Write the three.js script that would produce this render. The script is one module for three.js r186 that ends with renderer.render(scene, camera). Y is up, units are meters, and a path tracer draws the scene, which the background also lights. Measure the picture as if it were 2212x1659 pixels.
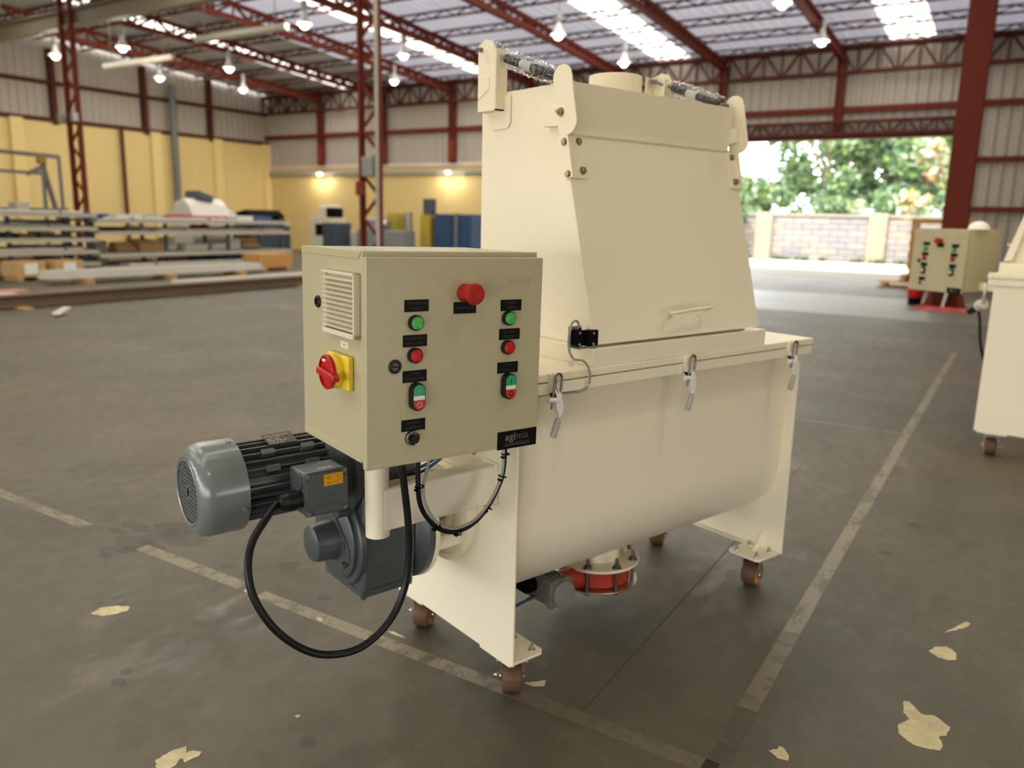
import * as THREE from 'three';
import { mergeGeometries, toCreasedNormals } from 'three/addons/utils/BufferGeometryUtils.js';
import { RoundedBoxGeometry } from 'three/addons/geometries/RoundedBoxGeometry.js';
import { TextGeometry } from 'three/addons/geometries/TextGeometry.js';
import { FontLoader } from 'three/addons/loaders/FontLoader.js';
import { RectAreaLightUniformsLib } from 'three/addons/lights/RectAreaLightUniformsLib.js';

// ---------------------------------------------------------------- camera, sky, sun, large lights, exposure
const scene = new THREE.Scene();
const renderer = new THREE.WebGLRenderer();
renderer.toneMapping = THREE.LinearToneMapping;
renderer.toneMappingExposure = 1.09;
renderer.shadowMap.enabled = true;
RectAreaLightUniformsLib.init();

const camera = new THREE.PerspectiveCamera(51.31, 2212 / 1659, 0.05, 200);
const CAM = new THREE.Vector3(-1.1365, 1.2, 1.3794);
{
  const pi = 11.682 * Math.PI / 180, ro = 1.260 * Math.PI / 180, ya = 38.976 * Math.PI / 180;
  const fw = new THREE.Vector3(Math.sin(ya) * Math.cos(pi), -Math.sin(pi), -Math.cos(ya) * Math.cos(pi));
  const r0 = new THREE.Vector3(Math.cos(ya), 0, Math.sin(ya)), u0 = r0.clone().cross(fw);
  const r = r0.clone().multiplyScalar(Math.cos(ro)).addScaledVector(u0, Math.sin(ro));
  const u = u0.clone().multiplyScalar(Math.cos(ro)).addScaledVector(r0, -Math.sin(ro));
  camera.quaternion.setFromRotationMatrix(new THREE.Matrix4().makeBasis(r, u, fw.clone().negate()));
  camera.position.copy(CAM);
}
camera.focus = 1.64;
camera.userData.fStop = 2.8;

// the hall is turned against the machine: hall axes f (towards the far wall) and r (towards the right wall)
const BY = 18.987 * Math.PI / 180;
const E2 = new THREE.Vector3(Math.cos(BY), 0, -Math.sin(BY)), E1 = new THREE.Vector3(Math.sin(BY), 0, Math.cos(BY));
const hall = (f, y, r) => new THREE.Vector3(0, y, 0).addScaledVector(E2, f).addScaledVector(E1, r);
const ROOF = (f) => (f > -2 ? 5.1 + 0.07 * (18 - f) : 6.5 - 0.07 * (-2 - f));

scene.background = new THREE.Color(0.97, 0.985, 1.0);
scene.backgroundIntensity = 6.2;

const sun = new THREE.DirectionalLight(new THREE.Color(1.0, 0.95, 0.86), 7);   // high, from over the hall onto the yard beyond the gate
sun.position.copy(hall(-14, 24, -9)); sun.target.position.set(0, 0, 0);
sun.castShadow = true; sun.shadow.mapSize.set(2048, 2048);
Object.assign(sun.shadow.camera, { left: -40, right: 40, top: 40, bottom: -40, near: 1, far: 90 });
scene.add(sun, sun.target);

const SKYLIGHT_W = 0.8, SKYLIGHTS = [[-17.3, 1.6], [-12.05, 1.6], [-6.8, 1.25], [-1.45, 0.85]];   // r of each strip, share of its light
const SKY_NITS = 2.5, SKY_COLOR = new THREE.Color(1.0, 0.965, 0.86);
for (const [r, share] of SKYLIGHTS) for (const [f0, f1] of [[8.6, 17.4], [-5.2, 8.2]]) {
  const a = hall(f0, ROOF(f0) - 0.14, r), b = hall(f1, ROOF(f1) - 0.14, r);
  const L = new THREE.RectAreaLight(SKY_COLOR, SKY_NITS * share * (f0 < 0 ? 0.72 : 1), SKYLIGHT_W * 0.95, a.distanceTo(b));
  L.position.copy(a).add(b).multiplyScalar(0.5);
  const along = b.clone().sub(a).normalize(), side = E1.clone();
  const back = side.clone().cross(along); if (back.y < 0) { back.negate(); side.negate(); }   // a rect light shines along -z
  L.quaternion.setFromRotationMatrix(new THREE.Matrix4().makeBasis(side, along, back));
  scene.add(L);
}
const GATE2 = { f: -5.5, y1: 1.55, r0: -15, r1: 3.2 }, GATE3 = { r: 5, y1: 0.95, f0: -2.4, f1: 0.2 };   // unseen openings added in the back and right walls; their low daylight brightens the machine
const LAMP_POWER = 7, LAMP_COLOR = new THREE.Color(1.0, 0.91, 0.72);

// ---------------------------------------------------------------- helpers
const V = (x, y, z) => new THREE.Vector3(x, y, z);
const X = V(1, 0, 0), Y = V(0, 1, 0), Z = V(0, 0, 1), NX = V(-1, 0, 0), NY = V(0, -1, 0), NZ = V(0, 0, -1);
let seed = 7;
const rnd = () => { seed = (seed * 1664525 + 1013904223) >>> 0; return seed / 4294967296; };
const rr = (a, b) => a + (b - a) * rnd();
function hash(x, y, s) { let h = (x * 374761393 + y * 668265263 + s * 982451653) | 0; h = Math.imul(h ^ (h >>> 13), 1274126177); h ^= h >>> 16; return (h >>> 0) / 4294967296; }
function vnoise(x, y, s, per) {
  const ix = Math.floor(x), iy = Math.floor(y), fx = x - ix, fy = y - iy, u = fx * fx * (3 - 2 * fx), v = fy * fy * (3 - 2 * fy);
  const w = (a) => (per ? ((a % per) + per) % per : a);
  const a = hash(w(ix), w(iy), s), b = hash(w(ix + 1), w(iy), s), c = hash(w(ix), w(iy + 1), s), d = hash(w(ix + 1), w(iy + 1), s);
  return a + (b - a) * u + (c - a) * v + (a - b - c + d) * u * v;
}
function fbm(x, y, s, oct, per) { let t = 0, a = 0.5, n = 0; for (let i = 0; i < oct; i++) { t += a * vnoise(x, y, s + i, per); n += a; a *= 0.5; x *= 2; y *= 2; if (per) per *= 2; } return t / n; }
const clamp = (x, a = 0, b = 1) => Math.min(b, Math.max(a, x)), smooth = (a, b, x) => { const t = clamp((x - a) / (b - a)); return t * t * (3 - 2 * t); };
function dataTex(w, h, fn, srgb, repeat) {
  const d = new Uint8Array(w * h * 4);
  for (let y = 0; y < h; y++) for (let x = 0; x < w; x++) { const c = fn(x / w, y / h, x, y), i = (y * w + x) * 4; d[i] = clamp(c[0]) * 255; d[i + 1] = clamp(c[1]) * 255; d[i + 2] = clamp(c[2]) * 255; d[i + 3] = 255; }
  const t = new THREE.DataTexture(d, w, h, THREE.RGBAFormat); t.magFilter = t.minFilter = THREE.LinearFilter;
  if (repeat) t.wrapS = t.wrapT = THREE.RepeatWrapping;
  if (srgb) t.colorSpace = THREE.SRGBColorSpace;
  t.needsUpdate = true; return t;
}
function canvasTex(w, h, draw) {
  const c = document.createElement('canvas'); c.width = w; c.height = h; draw(c.getContext('2d'), w, h);
  const t = new THREE.CanvasTexture(c); t.colorSpace = THREE.SRGBColorSpace; t.magFilter = THREE.LinearFilter; return t;
}
function std(color, roughness = 0.6, metalness = 0, extra = {}) { return new THREE.MeshStandardMaterial({ color: Array.isArray(color) ? new THREE.Color().setRGB(...color) : color, roughness, metalness, ...extra }); }
function phys(color, roughness, extra = {}) { return new THREE.MeshPhysicalMaterial({ color: Array.isArray(color) ? new THREE.Color().setRGB(...color) : color, roughness, ...extra }); }

function bare(g) {
  if (g.index) g = g.toNonIndexed();
  if (!g.attributes.normal) g.computeVertexNormals();
  const o = new THREE.BufferGeometry(), n = g.attributes.position.count;
  o.setAttribute('position', g.attributes.position); o.setAttribute('normal', g.attributes.normal);
  o.setAttribute('uv', g.attributes.uv ?? new THREE.BufferAttribute(new Float32Array(n * 2), 2));
  return o;
}
const merge = (list) => { const a = [list].flat(9); return a.length === 1 ? bare(a[0]) : mergeGeometries(a.map(bare)); };
function metric(g) {   // uv in metres from the plane each face lies nearest to
  const p = g.attributes.position, n = g.attributes.normal, uv = new Float32Array(p.count * 2);
  for (let i = 0; i < p.count; i += 3) {
    const a = V(p.getX(i), p.getY(i), p.getZ(i)), b = V(p.getX(i + 1), p.getY(i + 1), p.getZ(i + 1)), c = V(p.getX(i + 2), p.getY(i + 2), p.getZ(i + 2));
    const m = b.clone().sub(a).cross(c.clone().sub(a)), x = Math.abs(m.x), y = Math.abs(m.y), z = Math.abs(m.z);
    for (let k = 0; k < 3; k++) { const q = [a, b, c][k]; const [s, t] = x >= y && x >= z ? [q.z, q.y] : y >= z ? [q.x, q.z] : [q.x, q.y]; uv[(i + k) * 2] = s; uv[(i + k) * 2 + 1] = t; }
  }
  g.setAttribute('uv', new THREE.BufferAttribute(uv, 2)); return g;
}
function part(name, geos, mat, parent, label, keepUV) {
  let g = merge(geos); if (!keepUV && (mat.map || mat.bumpMap || mat.roughnessMap || mat.normalMap)) g = metric(g);
  const m = new THREE.Mesh(g, mat); m.name = name; m.castShadow = m.receiveShadow = true;
  if (label) m.userData.label = label;
  parent.add(m); return m;
}
const used = {};
function numbered(n) { const b = n.replace(/_\d{3}$/, ''); const k = used[b] ?? 0; used[b] = k + 1; return k ? `${b}_${String(k).padStart(3, '0')}` : b; }
function tag(o, label, category, group, kind) { if (label) o.userData.label = label; if (category) o.userData.category = category; if (group) o.userData.group = group; if (kind) o.userData.kind = kind; return o; }
function thing(name, label, category, pos = V(0, 0, 0), turn = 0, group) { const o = new THREE.Group(); o.name = numbered(name); o.position.copy(pos); o.rotation.y = turn; scene.add(o); return tag(o, label, category, group); }
const hallThing = (name, label, category, f, y, r, turn = 0, group) => thing(name, label, category, hall(f, y, r), BY + turn, group);
function structure(name, geos, mat, keepUV) { const m = part(name, geos, mat, scene, null, keepUV); m.rotation.y = BY; m.userData.kind = 'structure'; return m; }
function copyOf(o, label, pos, turn, group) { const c = o.clone(); c.name = numbered(o.name); c.userData = { ...o.userData }; if (label) c.userData.label = label; if (group) c.userData.group = group; if (pos) c.position.copy(pos); if (turn !== undefined) c.rotation.y = turn; scene.add(c); return c; }

// geometry
const M4 = () => new THREE.Matrix4();
function move(g, x, y, z, rx = 0, ry = 0, rz = 0) { return g.applyMatrix4(M4().makeRotationFromEuler(new THREE.Euler(rx, ry, rz)).setPosition(x, y, z)); }
function box(w, h, d, x = 0, y = 0, z = 0, rx = 0, ry = 0, rz = 0) { return move(new THREE.BoxGeometry(w, h, d), x, y, z, rx, ry, rz); }
function rbox(w, h, d, r, x = 0, y = 0, z = 0, rx = 0, ry = 0, rz = 0, s = 2) { return move(new RoundedBoxGeometry(w, h, d, s, Math.min(r, w / 2.01, h / 2.01, d / 2.01)), x, y, z, rx, ry, rz); }
const span = (x0, x1, y0, y1, z0, z1, r = 0) => r ? rbox(x1 - x0, y1 - y0, z1 - z0, r, (x0 + x1) / 2, (y0 + y1) / 2, (z0 + z1) / 2) : box(x1 - x0, y1 - y0, z1 - z0, (x0 + x1) / 2, (y0 + y1) / 2, (z0 + z1) / 2);
function aim(g, a, dir) { return g.applyMatrix4(M4().makeRotationFromQuaternion(new THREE.Quaternion().setFromUnitVectors(V(0, 1, 0), dir.clone().normalize())).setPosition(a)); }
function rod(a, b, r, r2 = r, seg = 20, open = false) { const d = b.clone().sub(a), g = new THREE.CylinderGeometry(r2, r, d.length(), seg, 1, open); g.translate(0, d.length() / 2, 0); return aim(g, a, d); }
function tube(pts, r, seg = 80, rad = 10, tension = 0.5, closed = false) {
  const c = new THREE.CatmullRomCurve3(pts.map((p) => (Array.isArray(p) ? V(...p) : p)), closed, 'catmullrom', tension);
  const out = [new THREE.TubeGeometry(c, seg, r, rad, closed)];
  if (!closed) for (const t of [0, 1]) out.push(new THREE.SphereGeometry(r, rad, 6).translate(...c.getPoint(t).toArray()));
  return out;
}
function lathe(profile, a, dir, seg = 40) { return aim(toCreasedNormals(new THREE.LatheGeometry(profile.map((p) => new THREE.Vector2(Math.max(p[0], 1e-5), p[1])), seg), 0.6), a, dir); }   // profile [radius, height] along dir
function shapeOf(pts, holes = []) { const s = new THREE.Shape(pts.map((p) => new THREE.Vector2(p[0], p[1]))); for (const h of holes) s.holes.push(h instanceof THREE.Path ? h : new THREE.Path(h.map((p) => new THREE.Vector2(p[0], p[1])))); return s; }
const hole = (x, y, r) => { const p = new THREE.Path(); p.absarc(x, y, r, 0, Math.PI * 2, true); return p; };
function extrude(shape, depth, bevel = 0, seg = 1, curve = 24) { return new THREE.ExtrudeGeometry(shape, { depth: depth - 2 * bevel, bevelEnabled: bevel > 0, bevelSize: bevel, bevelThickness: bevel, bevelOffset: -bevel, bevelSegments: seg, curveSegments: curve }).translate(0, 0, bevel); }
// an outline drawn in (z, y), made into a plate from x0 to x1
function plateX(pts, x0, x1, bevel = 0, holes = []) { const g = extrude(shapeOf(pts.map(([z, y]) => [-z, y]), holes.map(([z, y, r]) => hole(-z, y, r))), x1 - x0, bevel); return g.applyMatrix4(M4().makeBasis(V(0, 0, -1), V(0, 1, 0), V(1, 0, 0))).translate(x0, 0, 0); }
function plateY(pts, y0, y1, bevel = 0, holes = []) { const g = extrude(shapeOf(pts.map(([x, z]) => [x, -z]), holes.map(([x, z, r]) => hole(x, -z, r))), y1 - y0, bevel); return g.rotateX(-Math.PI / 2).translate(0, y0, 0); }
function rrect(x0, x1, y0, y1, r) { const s = new THREE.Shape(); s.moveTo(x0 + r, y0); s.lineTo(x1 - r, y0); s.absarc(x1 - r, y0 + r, r, -Math.PI / 2, 0); s.lineTo(x1, y1 - r); s.absarc(x1 - r, y1 - r, r, 0, Math.PI / 2); s.lineTo(x0 + r, y1); s.absarc(x0 + r, y1 - r, r, Math.PI / 2, Math.PI); s.lineTo(x0, y0 + r); s.absarc(x0 + r, y0 + r, r, Math.PI, 1.5 * Math.PI); return s; }
const facets = (g) => { g = g.toNonIndexed(); g.computeVertexNormals(); return g; };
function hexBolt(a, dir, r, h, washer = true) { const d = dir.clone().normalize(); const g = [aim(facets(new THREE.CylinderGeometry(r, r, h * 0.85, 6)).translate(0, h * 0.425, 0), a, d), aim(facets(new THREE.CylinderGeometry(r * 0.8, r, h * 0.15, 6)).translate(0, h * 0.925, 0), a, d)]; if (washer) g.push(aim(new THREE.CylinderGeometry(r * 1.25, r * 1.3, h * 0.25, 18).translate(0, h * 0.1, 0), a, d)); return g; }
function stud(a, dir, r, h) { const d = dir.clone().normalize(); return [...hexBolt(a, d, r, r * 1.1), rod(a.clone(), a.clone().addScaledVector(d, h), r * 0.52, r * 0.45, 12)]; }
function beam(a, b, w, h, roll = 0) { const d = b.clone().sub(a), L = d.length(), g = new THREE.BoxGeometry(w, h, L); const m = M4().lookAt(b, a, V(0, 1, 0)); m.setPosition(a.clone().add(b).multiplyScalar(0.5)); return g.applyMatrix4(M4().makeRotationZ(roll)).applyMatrix4(m); }
const font = await new FontLoader().loadAsync('fonts/droid/droid_sans_bold.typeface.json');
function letters(text, size, depth) { const g = new TextGeometry(text, { font, size, depth, curveSegments: 4, bevelEnabled: false }); g.computeBoundingBox(); const b = g.boundingBox; return g.translate(-(b.min.x + b.max.x) / 2, -(b.min.y + b.max.y) / 2, 0); }

// ---------------------------------------------------------------- materials
const bumpPeel = dataTex(256, 256, (u, v) => { const n = 0.6 * fbm(u * 40, v * 40, 11, 2, 40) + 0.4 * vnoise(u * 90, v * 90, 12, 90); return [n, n, n]; }, false, true);
bumpPeel.repeat.set(5, 5);
const peelFine = bumpPeel.clone(); peelFine.repeat.set(2.5, 2.5);
const smear = dataTex(512, 512, (u, v) => { const n = 0.36 + 0.2 * (fbm(u * 6, v * 6, 21, 5, 6) - 0.5) + 0.08 * (vnoise(u * 60, v * 60, 23, 60) - 0.5); return [n, n, n]; }, false, true);
const M = {
  cream: std([0.83, 0.755, 0.575], 0.38, 0, { bumpMap: peelFine, bumpScale: 0.00012 }),
  beige: std([0.43, 0.39, 0.245], 0.31, 0, { bumpMap: bumpPeel, bumpScale: 0.00035 }),
  vent: std([0.62, 0.55, 0.41], 0.5),
  grey: phys([0.056, 0.065, 0.066], 0.4, { clearcoat: 0.3, clearcoatRoughness: 0.35 }),
  greyCowl: phys([0.135, 0.152, 0.15], 0.3, { clearcoat: 0.7, clearcoatRoughness: 0.2, bumpMap: peelFine, bumpScale: 0.0001 }),
  greyLight: std([0.2, 0.205, 0.195], 0.45),
  steel: std([0.55, 0.54, 0.5], 0.28, 1), zinc: std([0.62, 0.62, 0.6], 0.25, 1), brass: std([0.45, 0.37, 0.2], 0.32, 1),
  darkSteel: std([0.2, 0.18, 0.16], 0.4, 1), chrome: std([0.8, 0.8, 0.8], 0.1, 1),
  black: phys([0.009, 0.009, 0.009], 0.4, { specularIntensity: 0.5 }), rubber: phys([0.006, 0.006, 0.006], 0.36, { specularIntensity: 0.5 }), matteBlack: phys([0.003, 0.003, 0.003], 0.8, { specularIntensity: 0.2 }),
  greyCable: std([0.3, 0.29, 0.26], 0.45), blueHose: phys([0.012, 0.09, 0.25], 0.3, {}), wheel: std([0.55, 0.21, 0.06], 0.55), tread: std([0.1, 0.045, 0.017], 0.6),
  redPaint: std([0.42, 0.035, 0.018], 0.4), redPlastic: phys([0.42, 0.008, 0.008], 0.35, { specularIntensity: 0.6 }), stopRed: phys([0.38, 0.016, 0.011], 0.55, { specularIntensity: 0.5 }), yellow: std([0.75, 0.55, 0.02], 0.4),
  lensGreen: phys([0.06, 0.42, 0.075], 0.3, { specularIntensity: 0.6 }), lensRed: phys([0.46, 0.006, 0.007], 0.3, { specularIntensity: 0.6 }), keyGreen: std([0.012, 0.3, 0.14], 0.35), keyRed: std([0.5, 0.02, 0.015], 0.35), white: std([0.75, 0.74, 0.7], 0.5),
  film: phys([1, 1, 1], 0.06, { transmission: 1, thickness: 0, ior: 1.45, side: THREE.DoubleSide }),
  sleeve: std([0.38, 0.36, 0.31], 0.55),
  redSteel: phys([0.135, 0.022, 0.011], 0.65, { specularIntensity: 0.35 }), darkRed: phys([0.085, 0.024, 0.018], 0.7, { specularIntensity: 0.3 }), orangeRed: phys([0.21, 0.036, 0.018], 0.65, { specularIntensity: 0.35 }),
  sheetRoof: std([0.6, 0.6, 0.64], 0.6), litRoofing: phys([0.82, 0.82, 0.87], 0.95, { transmission: 0.21, thickness: 0, side: THREE.DoubleSide }), sheetWall: std([0.40, 0.355, 0.305], 0.6), wood: std([0.5, 0.28, 0.1], 0.7), cardboard: std([0.5, 0.31, 0.13], 0.8),  // visible roof sheets pass some light, added to make the roof look brighter
  profile: std([0.6, 0.57, 0.5], 0.5), rackSteel: std([0.05, 0.065, 0.08], 0.5), boardGrey: std([0.4, 0.36, 0.29], 0.6), galv: std([0.35, 0.36, 0.35], 0.4, 0.6), tray: std([0.3, 0.29, 0.25], 0.6),
  blueCab: std([0.02, 0.055, 0.13], 0.45), pipeGrey: std([0.15, 0.155, 0.15], 0.5),
};
// ---------------------------------------------------------------- floor
const FLOOR_BASE = [0.332, 0.304, 0.240];
function floorTone(n1, n2, n3, streak, speck) {   // blotches, dust, fine grain
  let k = 1 + 0.16 * (n1 - 0.5) + 0.12 * (n2 - 0.5) + 0.10 * (n3 - 0.5) + 0.10 * (streak - 0.5);
  const dust = smooth(0.62, 0.8, streak * 0.6 + n2 * 0.4) * 0.09 * smooth(0.35, 0.7, n3);
  k += dust; if (speck > 0.992) k += 0.22; if (speck < 0.006) k -= 0.2;
  const warm = (n1 - 0.5) * 0.03;
  return [FLOOR_BASE[0] * k + warm, FLOOR_BASE[1] * k + dust * 0.02, FLOOR_BASE[2] * k - warm + dust * 0.05];
}
const DROPS = [[0.186, -1.829, 0.035, 0.09], [0.253, -1.69, 0.075, 0.11], [0.22, -1.6, 0.07, 0.12], [0.15, -1.67, 0.05, 0.07], [0.081, -1.694, 0.06, 0.1], [0.1, -1.6, 0.035, 0.06], [0.033, -1.663, 0.03, 0.04], [-0.005, -1.712, 0.035, 0.05], [-0.041, -1.674, 0.022, 0.04], [0.146, -1.254, 0.022, 0.022], [0.271, -1.084, 0.045, 0.032], [0.168, -0.815, 0.022, 0.024], [-0.369, -0.324, 0.022, 0.022], [-0.469, -0.912, 0.016, 0.026], [-0.428, -0.939, 0.016, 0.02], [0.113, -1.85, 0.02, 0.06], [1.62, 0.64, 0.02, 0.03], [2.0, 0.7, 0.03, 0.03], [-0.2, -1.35, 0.02, 0.012], [-0.22, -1.3, 0.02, 0.01], [-0.25, -1.36, 0.02, 0.01]];
const SCUFFS_SHEEN = [[-0.079, -0.978, 0.07, 0.2], [-0.372, -1.032, 0.12, 0.22], [-0.015, -1.019, 0.06, 0.16], [1.361, 0.385, 0.09, 0.045], [0.955, 0.231, 0.16, 0.07], [1.037, 0.12, 0.2, 0.09], [0.938, 0.66, 0.03, 0.09], [1.1, 0.6, 0.05, 0.03], [0.815, 0.42, 0.1, 0.06], [0.613, 0.634, 0.06, 0.03], [1.7, 0.2, 0.15, 0.06], [2.4, 0.1, 0.3, 0.08], [3.0, 0.5, 0.35, 0.08]];
const SCR = []; for (let i = 0; i < 130; i++) SCR.push([rr(-1.3, 4.3), rr(-3.3, 2.3), rr(0, Math.PI), rr(0.02, 0.16) * (i % 9 ? 1 : 3), rr(-0.1, 0.14)]);
const NEAR = { f: -1.5, r: -3.5, s: 6 };
const nearFloor = (() => {
  const N = 2048, d = new Uint8Array(N * N * 4), px = NEAR.s / N, add = new Float32Array(N * N);
  for (const [f, r, a, L, k] of SCR) for (let i = 0; i < L / px * 1.4; i++) { const t = i * px / 1.4, x = Math.round((f + Math.cos(a) * t + 0.004 * Math.sin(t * 40) - NEAR.f) / px), y = Math.round((r + Math.sin(a) * t - NEAR.r) / px); if (x > 0 && y > 0 && x < N && y < N && vnoise(t * 60, a * 9, 91) > 0.35) add[y * N + x] += k; }
  for (let y = 0; y < N; y++) for (let x = 0; x < N; x++) {
    const f = NEAR.f + (x + 0.5) * px, r = NEAR.r + (y + 0.5) * px;
    const warp = fbm(f * 1.5 + 5, r * 1.5 + 5, 51, 2) * 0.6;
    let c = floorTone(fbm(f * 0.9 + 40, r * 0.9 + 40, 41, 3), fbm(f * 3.5 + 20, r * 3.5 + 20, 44, 3), fbm(f * 26, r * 26, 47, 2), fbm(f * 2.2 + warp + 30, r * 14 + warp * 3 + 30, 49, 4), hash(x, y, 5));
    let k = 1 + add[y * N + x];
    for (const [df, dr, a, b] of DROPS) { const u = (f - df) / a, v = (r - dr) / b, q = u * u + v * v; if (q < 2.4) { const e = Math.sqrt(q) + 0.45 * (fbm(f * 30 + 9, r * 30 + 9, 61, 2) - 0.5); k *= 1 - 0.22 * smooth(1.0, 0.86, e); } }
    for (const [df, dr, a, b] of SCUFFS_SHEEN) { const u = (f - df) / a, v = (r - dr) / b, q = u * u + v * v; if (q < 3) { const g = smooth(0.42, 0.72, fbm(f * 9 + warp * 4, r * 22, 63, 4)) * smooth(3, 0.2, q); k *= 1 + 0.2 * g; c[2] += 0.03 * g; } }  // scuffs and dust, with their bluish reflected sheen mixed into the colour
    const i = (y * N + x) * 4; for (let j = 0; j < 3; j++) d[i + j] = clamp(c[j] * k) * 255; d[i + 3] = 255;
  }
  const t = new THREE.DataTexture(d, N, N, THREE.RGBAFormat); t.magFilter = t.minFilter = THREE.LinearFilter; t.colorSpace = THREE.SRGBColorSpace; t.needsUpdate = true; return t;
})();
const farFloor = dataTex(1024, 1024, (u, v, x, y) => floorTone(fbm(u * 7, v * 7, 41, 3, 7), fbm(u * 28, v * 28, 44, 3, 28), fbm(u * 200, v * 200, 47, 1, 200), fbm(u * 16, v * 110, 49, 3, 16), hash(x, y, 6)), true, true);
const floorGloss = dataTex(512, 512, (u, v) => { const n = 0.55 + 0.16 * (fbm(u * 5, v * 5, 71, 4, 5) - 0.5) + 0.14 * (fbm(u * 60, v * 60, 75, 2, 60) - 0.5); return [n, n, n]; }, false, true);
{
  const plane = (f0, f1, r0, r1, uv) => { const g = new THREE.PlaneGeometry(f1 - f0, r1 - r0).rotateX(-Math.PI / 2).translate((f0 + f1) / 2, 0, (r0 + r1) / 2); const p = g.attributes.position, q = g.attributes.uv; for (let i = 0; i < p.count; i++) q.setXY(i, ...uv(p.getX(i), p.getZ(i))); return bare(g); };
  const a = NEAR.f, b = NEAR.r, e = NEAR.f + NEAR.s, h = NEAR.r + NEAR.s, far = (f, r) => [f / 8, r / 8];
  const near = plane(a, e, b, h, (f, r) => [(f - a) / NEAR.s, (r - b) / NEAR.s]);
  const rest = mergeGeometries([plane(-5.5, a, -21.4, 5, far), plane(e, 18.15, -21.4, 5, far), plane(a, e, -21.4, b, far), plane(a, e, h, 5, far), bare(span(-5.5, 18.15, -0.25, -0.2, -21.4, 5))]);
  const g = mergeGeometries([near, rest], true);
  const gl = floorGloss.clone(); gl.repeat.set(2.4, 2.4); const glFar = floorGloss.clone(); glFar.repeat.set(3, 3);
  const floor = new THREE.Mesh(g, [std(0xffffff, 1, 0, { map: nearFloor, roughnessMap: gl }), std(0xffffff, 1, 0, { map: farFloor, roughnessMap: glFar })]);
  floor.name = 'floor'; floor.rotation.y = BY; floor.receiveShadow = true; floor.userData.kind = 'structure'; scene.add(floor);
  // painted lines, worn through in places
  const worn = (s, hold = 1) => canvasTex(1024, 32, (c, w, hh) => { const im = c.createImageData(w, hh); for (let y = 0; y < hh; y++) for (let x = 0; x < w; x++) { const u = x / w, n = fbm(u * 22, y / hh * 1.2 + s, s, 4), m = fbm(u * 120, y / hh * 5, s + 5, 3), q = smooth(0.34, 0.56, n * 0.7 + m * 0.35), i = (y * w + x) * 4; const A = [0.62, 0.58, 0.475], B = FLOOR_BASE; for (let j = 0; j < 3; j++) im.data[i + j] = 255 * (B[j] * 0.98 + (A[j] - B[j]) * (0.16 + 0.42 * q) * hold + 0.05 * (m - 0.5)); im.data[i + 3] = 255; } c.putImageData(im, 0, 0); });
  const strip = (name, f0, r0, f1, r1, w, s, label, hold) => { const L = Math.hypot(f1 - f0, r1 - r0); const m = part(name, box(L, 0.001, w), std(0xffffff, 0.5, 0, { map: worn(s, hold) }), floor, label, true); m.position.set((f0 + f1) / 2, 0.0003, (r0 + r1) / 2); m.rotation.y = -Math.atan2(r1 - r0, f1 - f0); return m; };
  strip('painted_line', 0.078, -5.2, 0.078, -1.99, 0.05, 301); strip('painted_line', 0.078, -1.64, 0.078, -1.09, 0.05, 302); strip('painted_line', 0.07, -1.0, 0.07, -0.06, 0.048, 303); strip('painted_line', 0.07, -0.06, 0.07, 0.5, 0.048, 309, null, 0.3);
  strip('painted_line', 0.05, 0.493, 0.34, 0.492, 0.05, 310, null, -0.35); strip('painted_line', 0.34, 0.492, 0.8, 0.49, 0.05, 311, null, 0.55); strip('painted_line', 0.8, 0.49, 3.7, 0.487, 0.05, 304); strip('painted_line', 3.7, 0.487, 7.4, 0.49, 0.05, 307); strip('painted_line', 3.6, -0.3, 3.6, 0.46, 0.022, 305);
  for (const [f0, r0, f1, r1] of [[2.6, 0.118, 0.928, 0.142], [0.928, 0.142, 0.05, 0.149]]) { const L = Math.hypot(f1 - f0, r1 - r0), m = part('floor_joint', box(L, 0.001, 0.0035), std([0.06, 0.05, 0.04], 0.9), floor); m.position.set((f0 + f1) / 2, 0.0002, (r0 + r1) / 2); m.rotation.y = -Math.atan2(r1 - r0, f1 - f0); }
  // places where the floor paint has flaked off down to pale concrete
  const chipTex = dataTex(256, 256, (u, v) => { const n = fbm(u * 9, v * 9, 81, 4, 9), m = fbm(u * 50, v * 50, 83, 2, 50), k = 0.88 + 0.22 * n + 0.1 * (m - 0.5); return [0.77 * k, 0.715 * k, 0.565 * k]; }, true, true); chipTex.repeat.set(6, 6);
  const chipMat = std(0xffffff, 0.75, 0, { map: chipTex });
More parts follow.
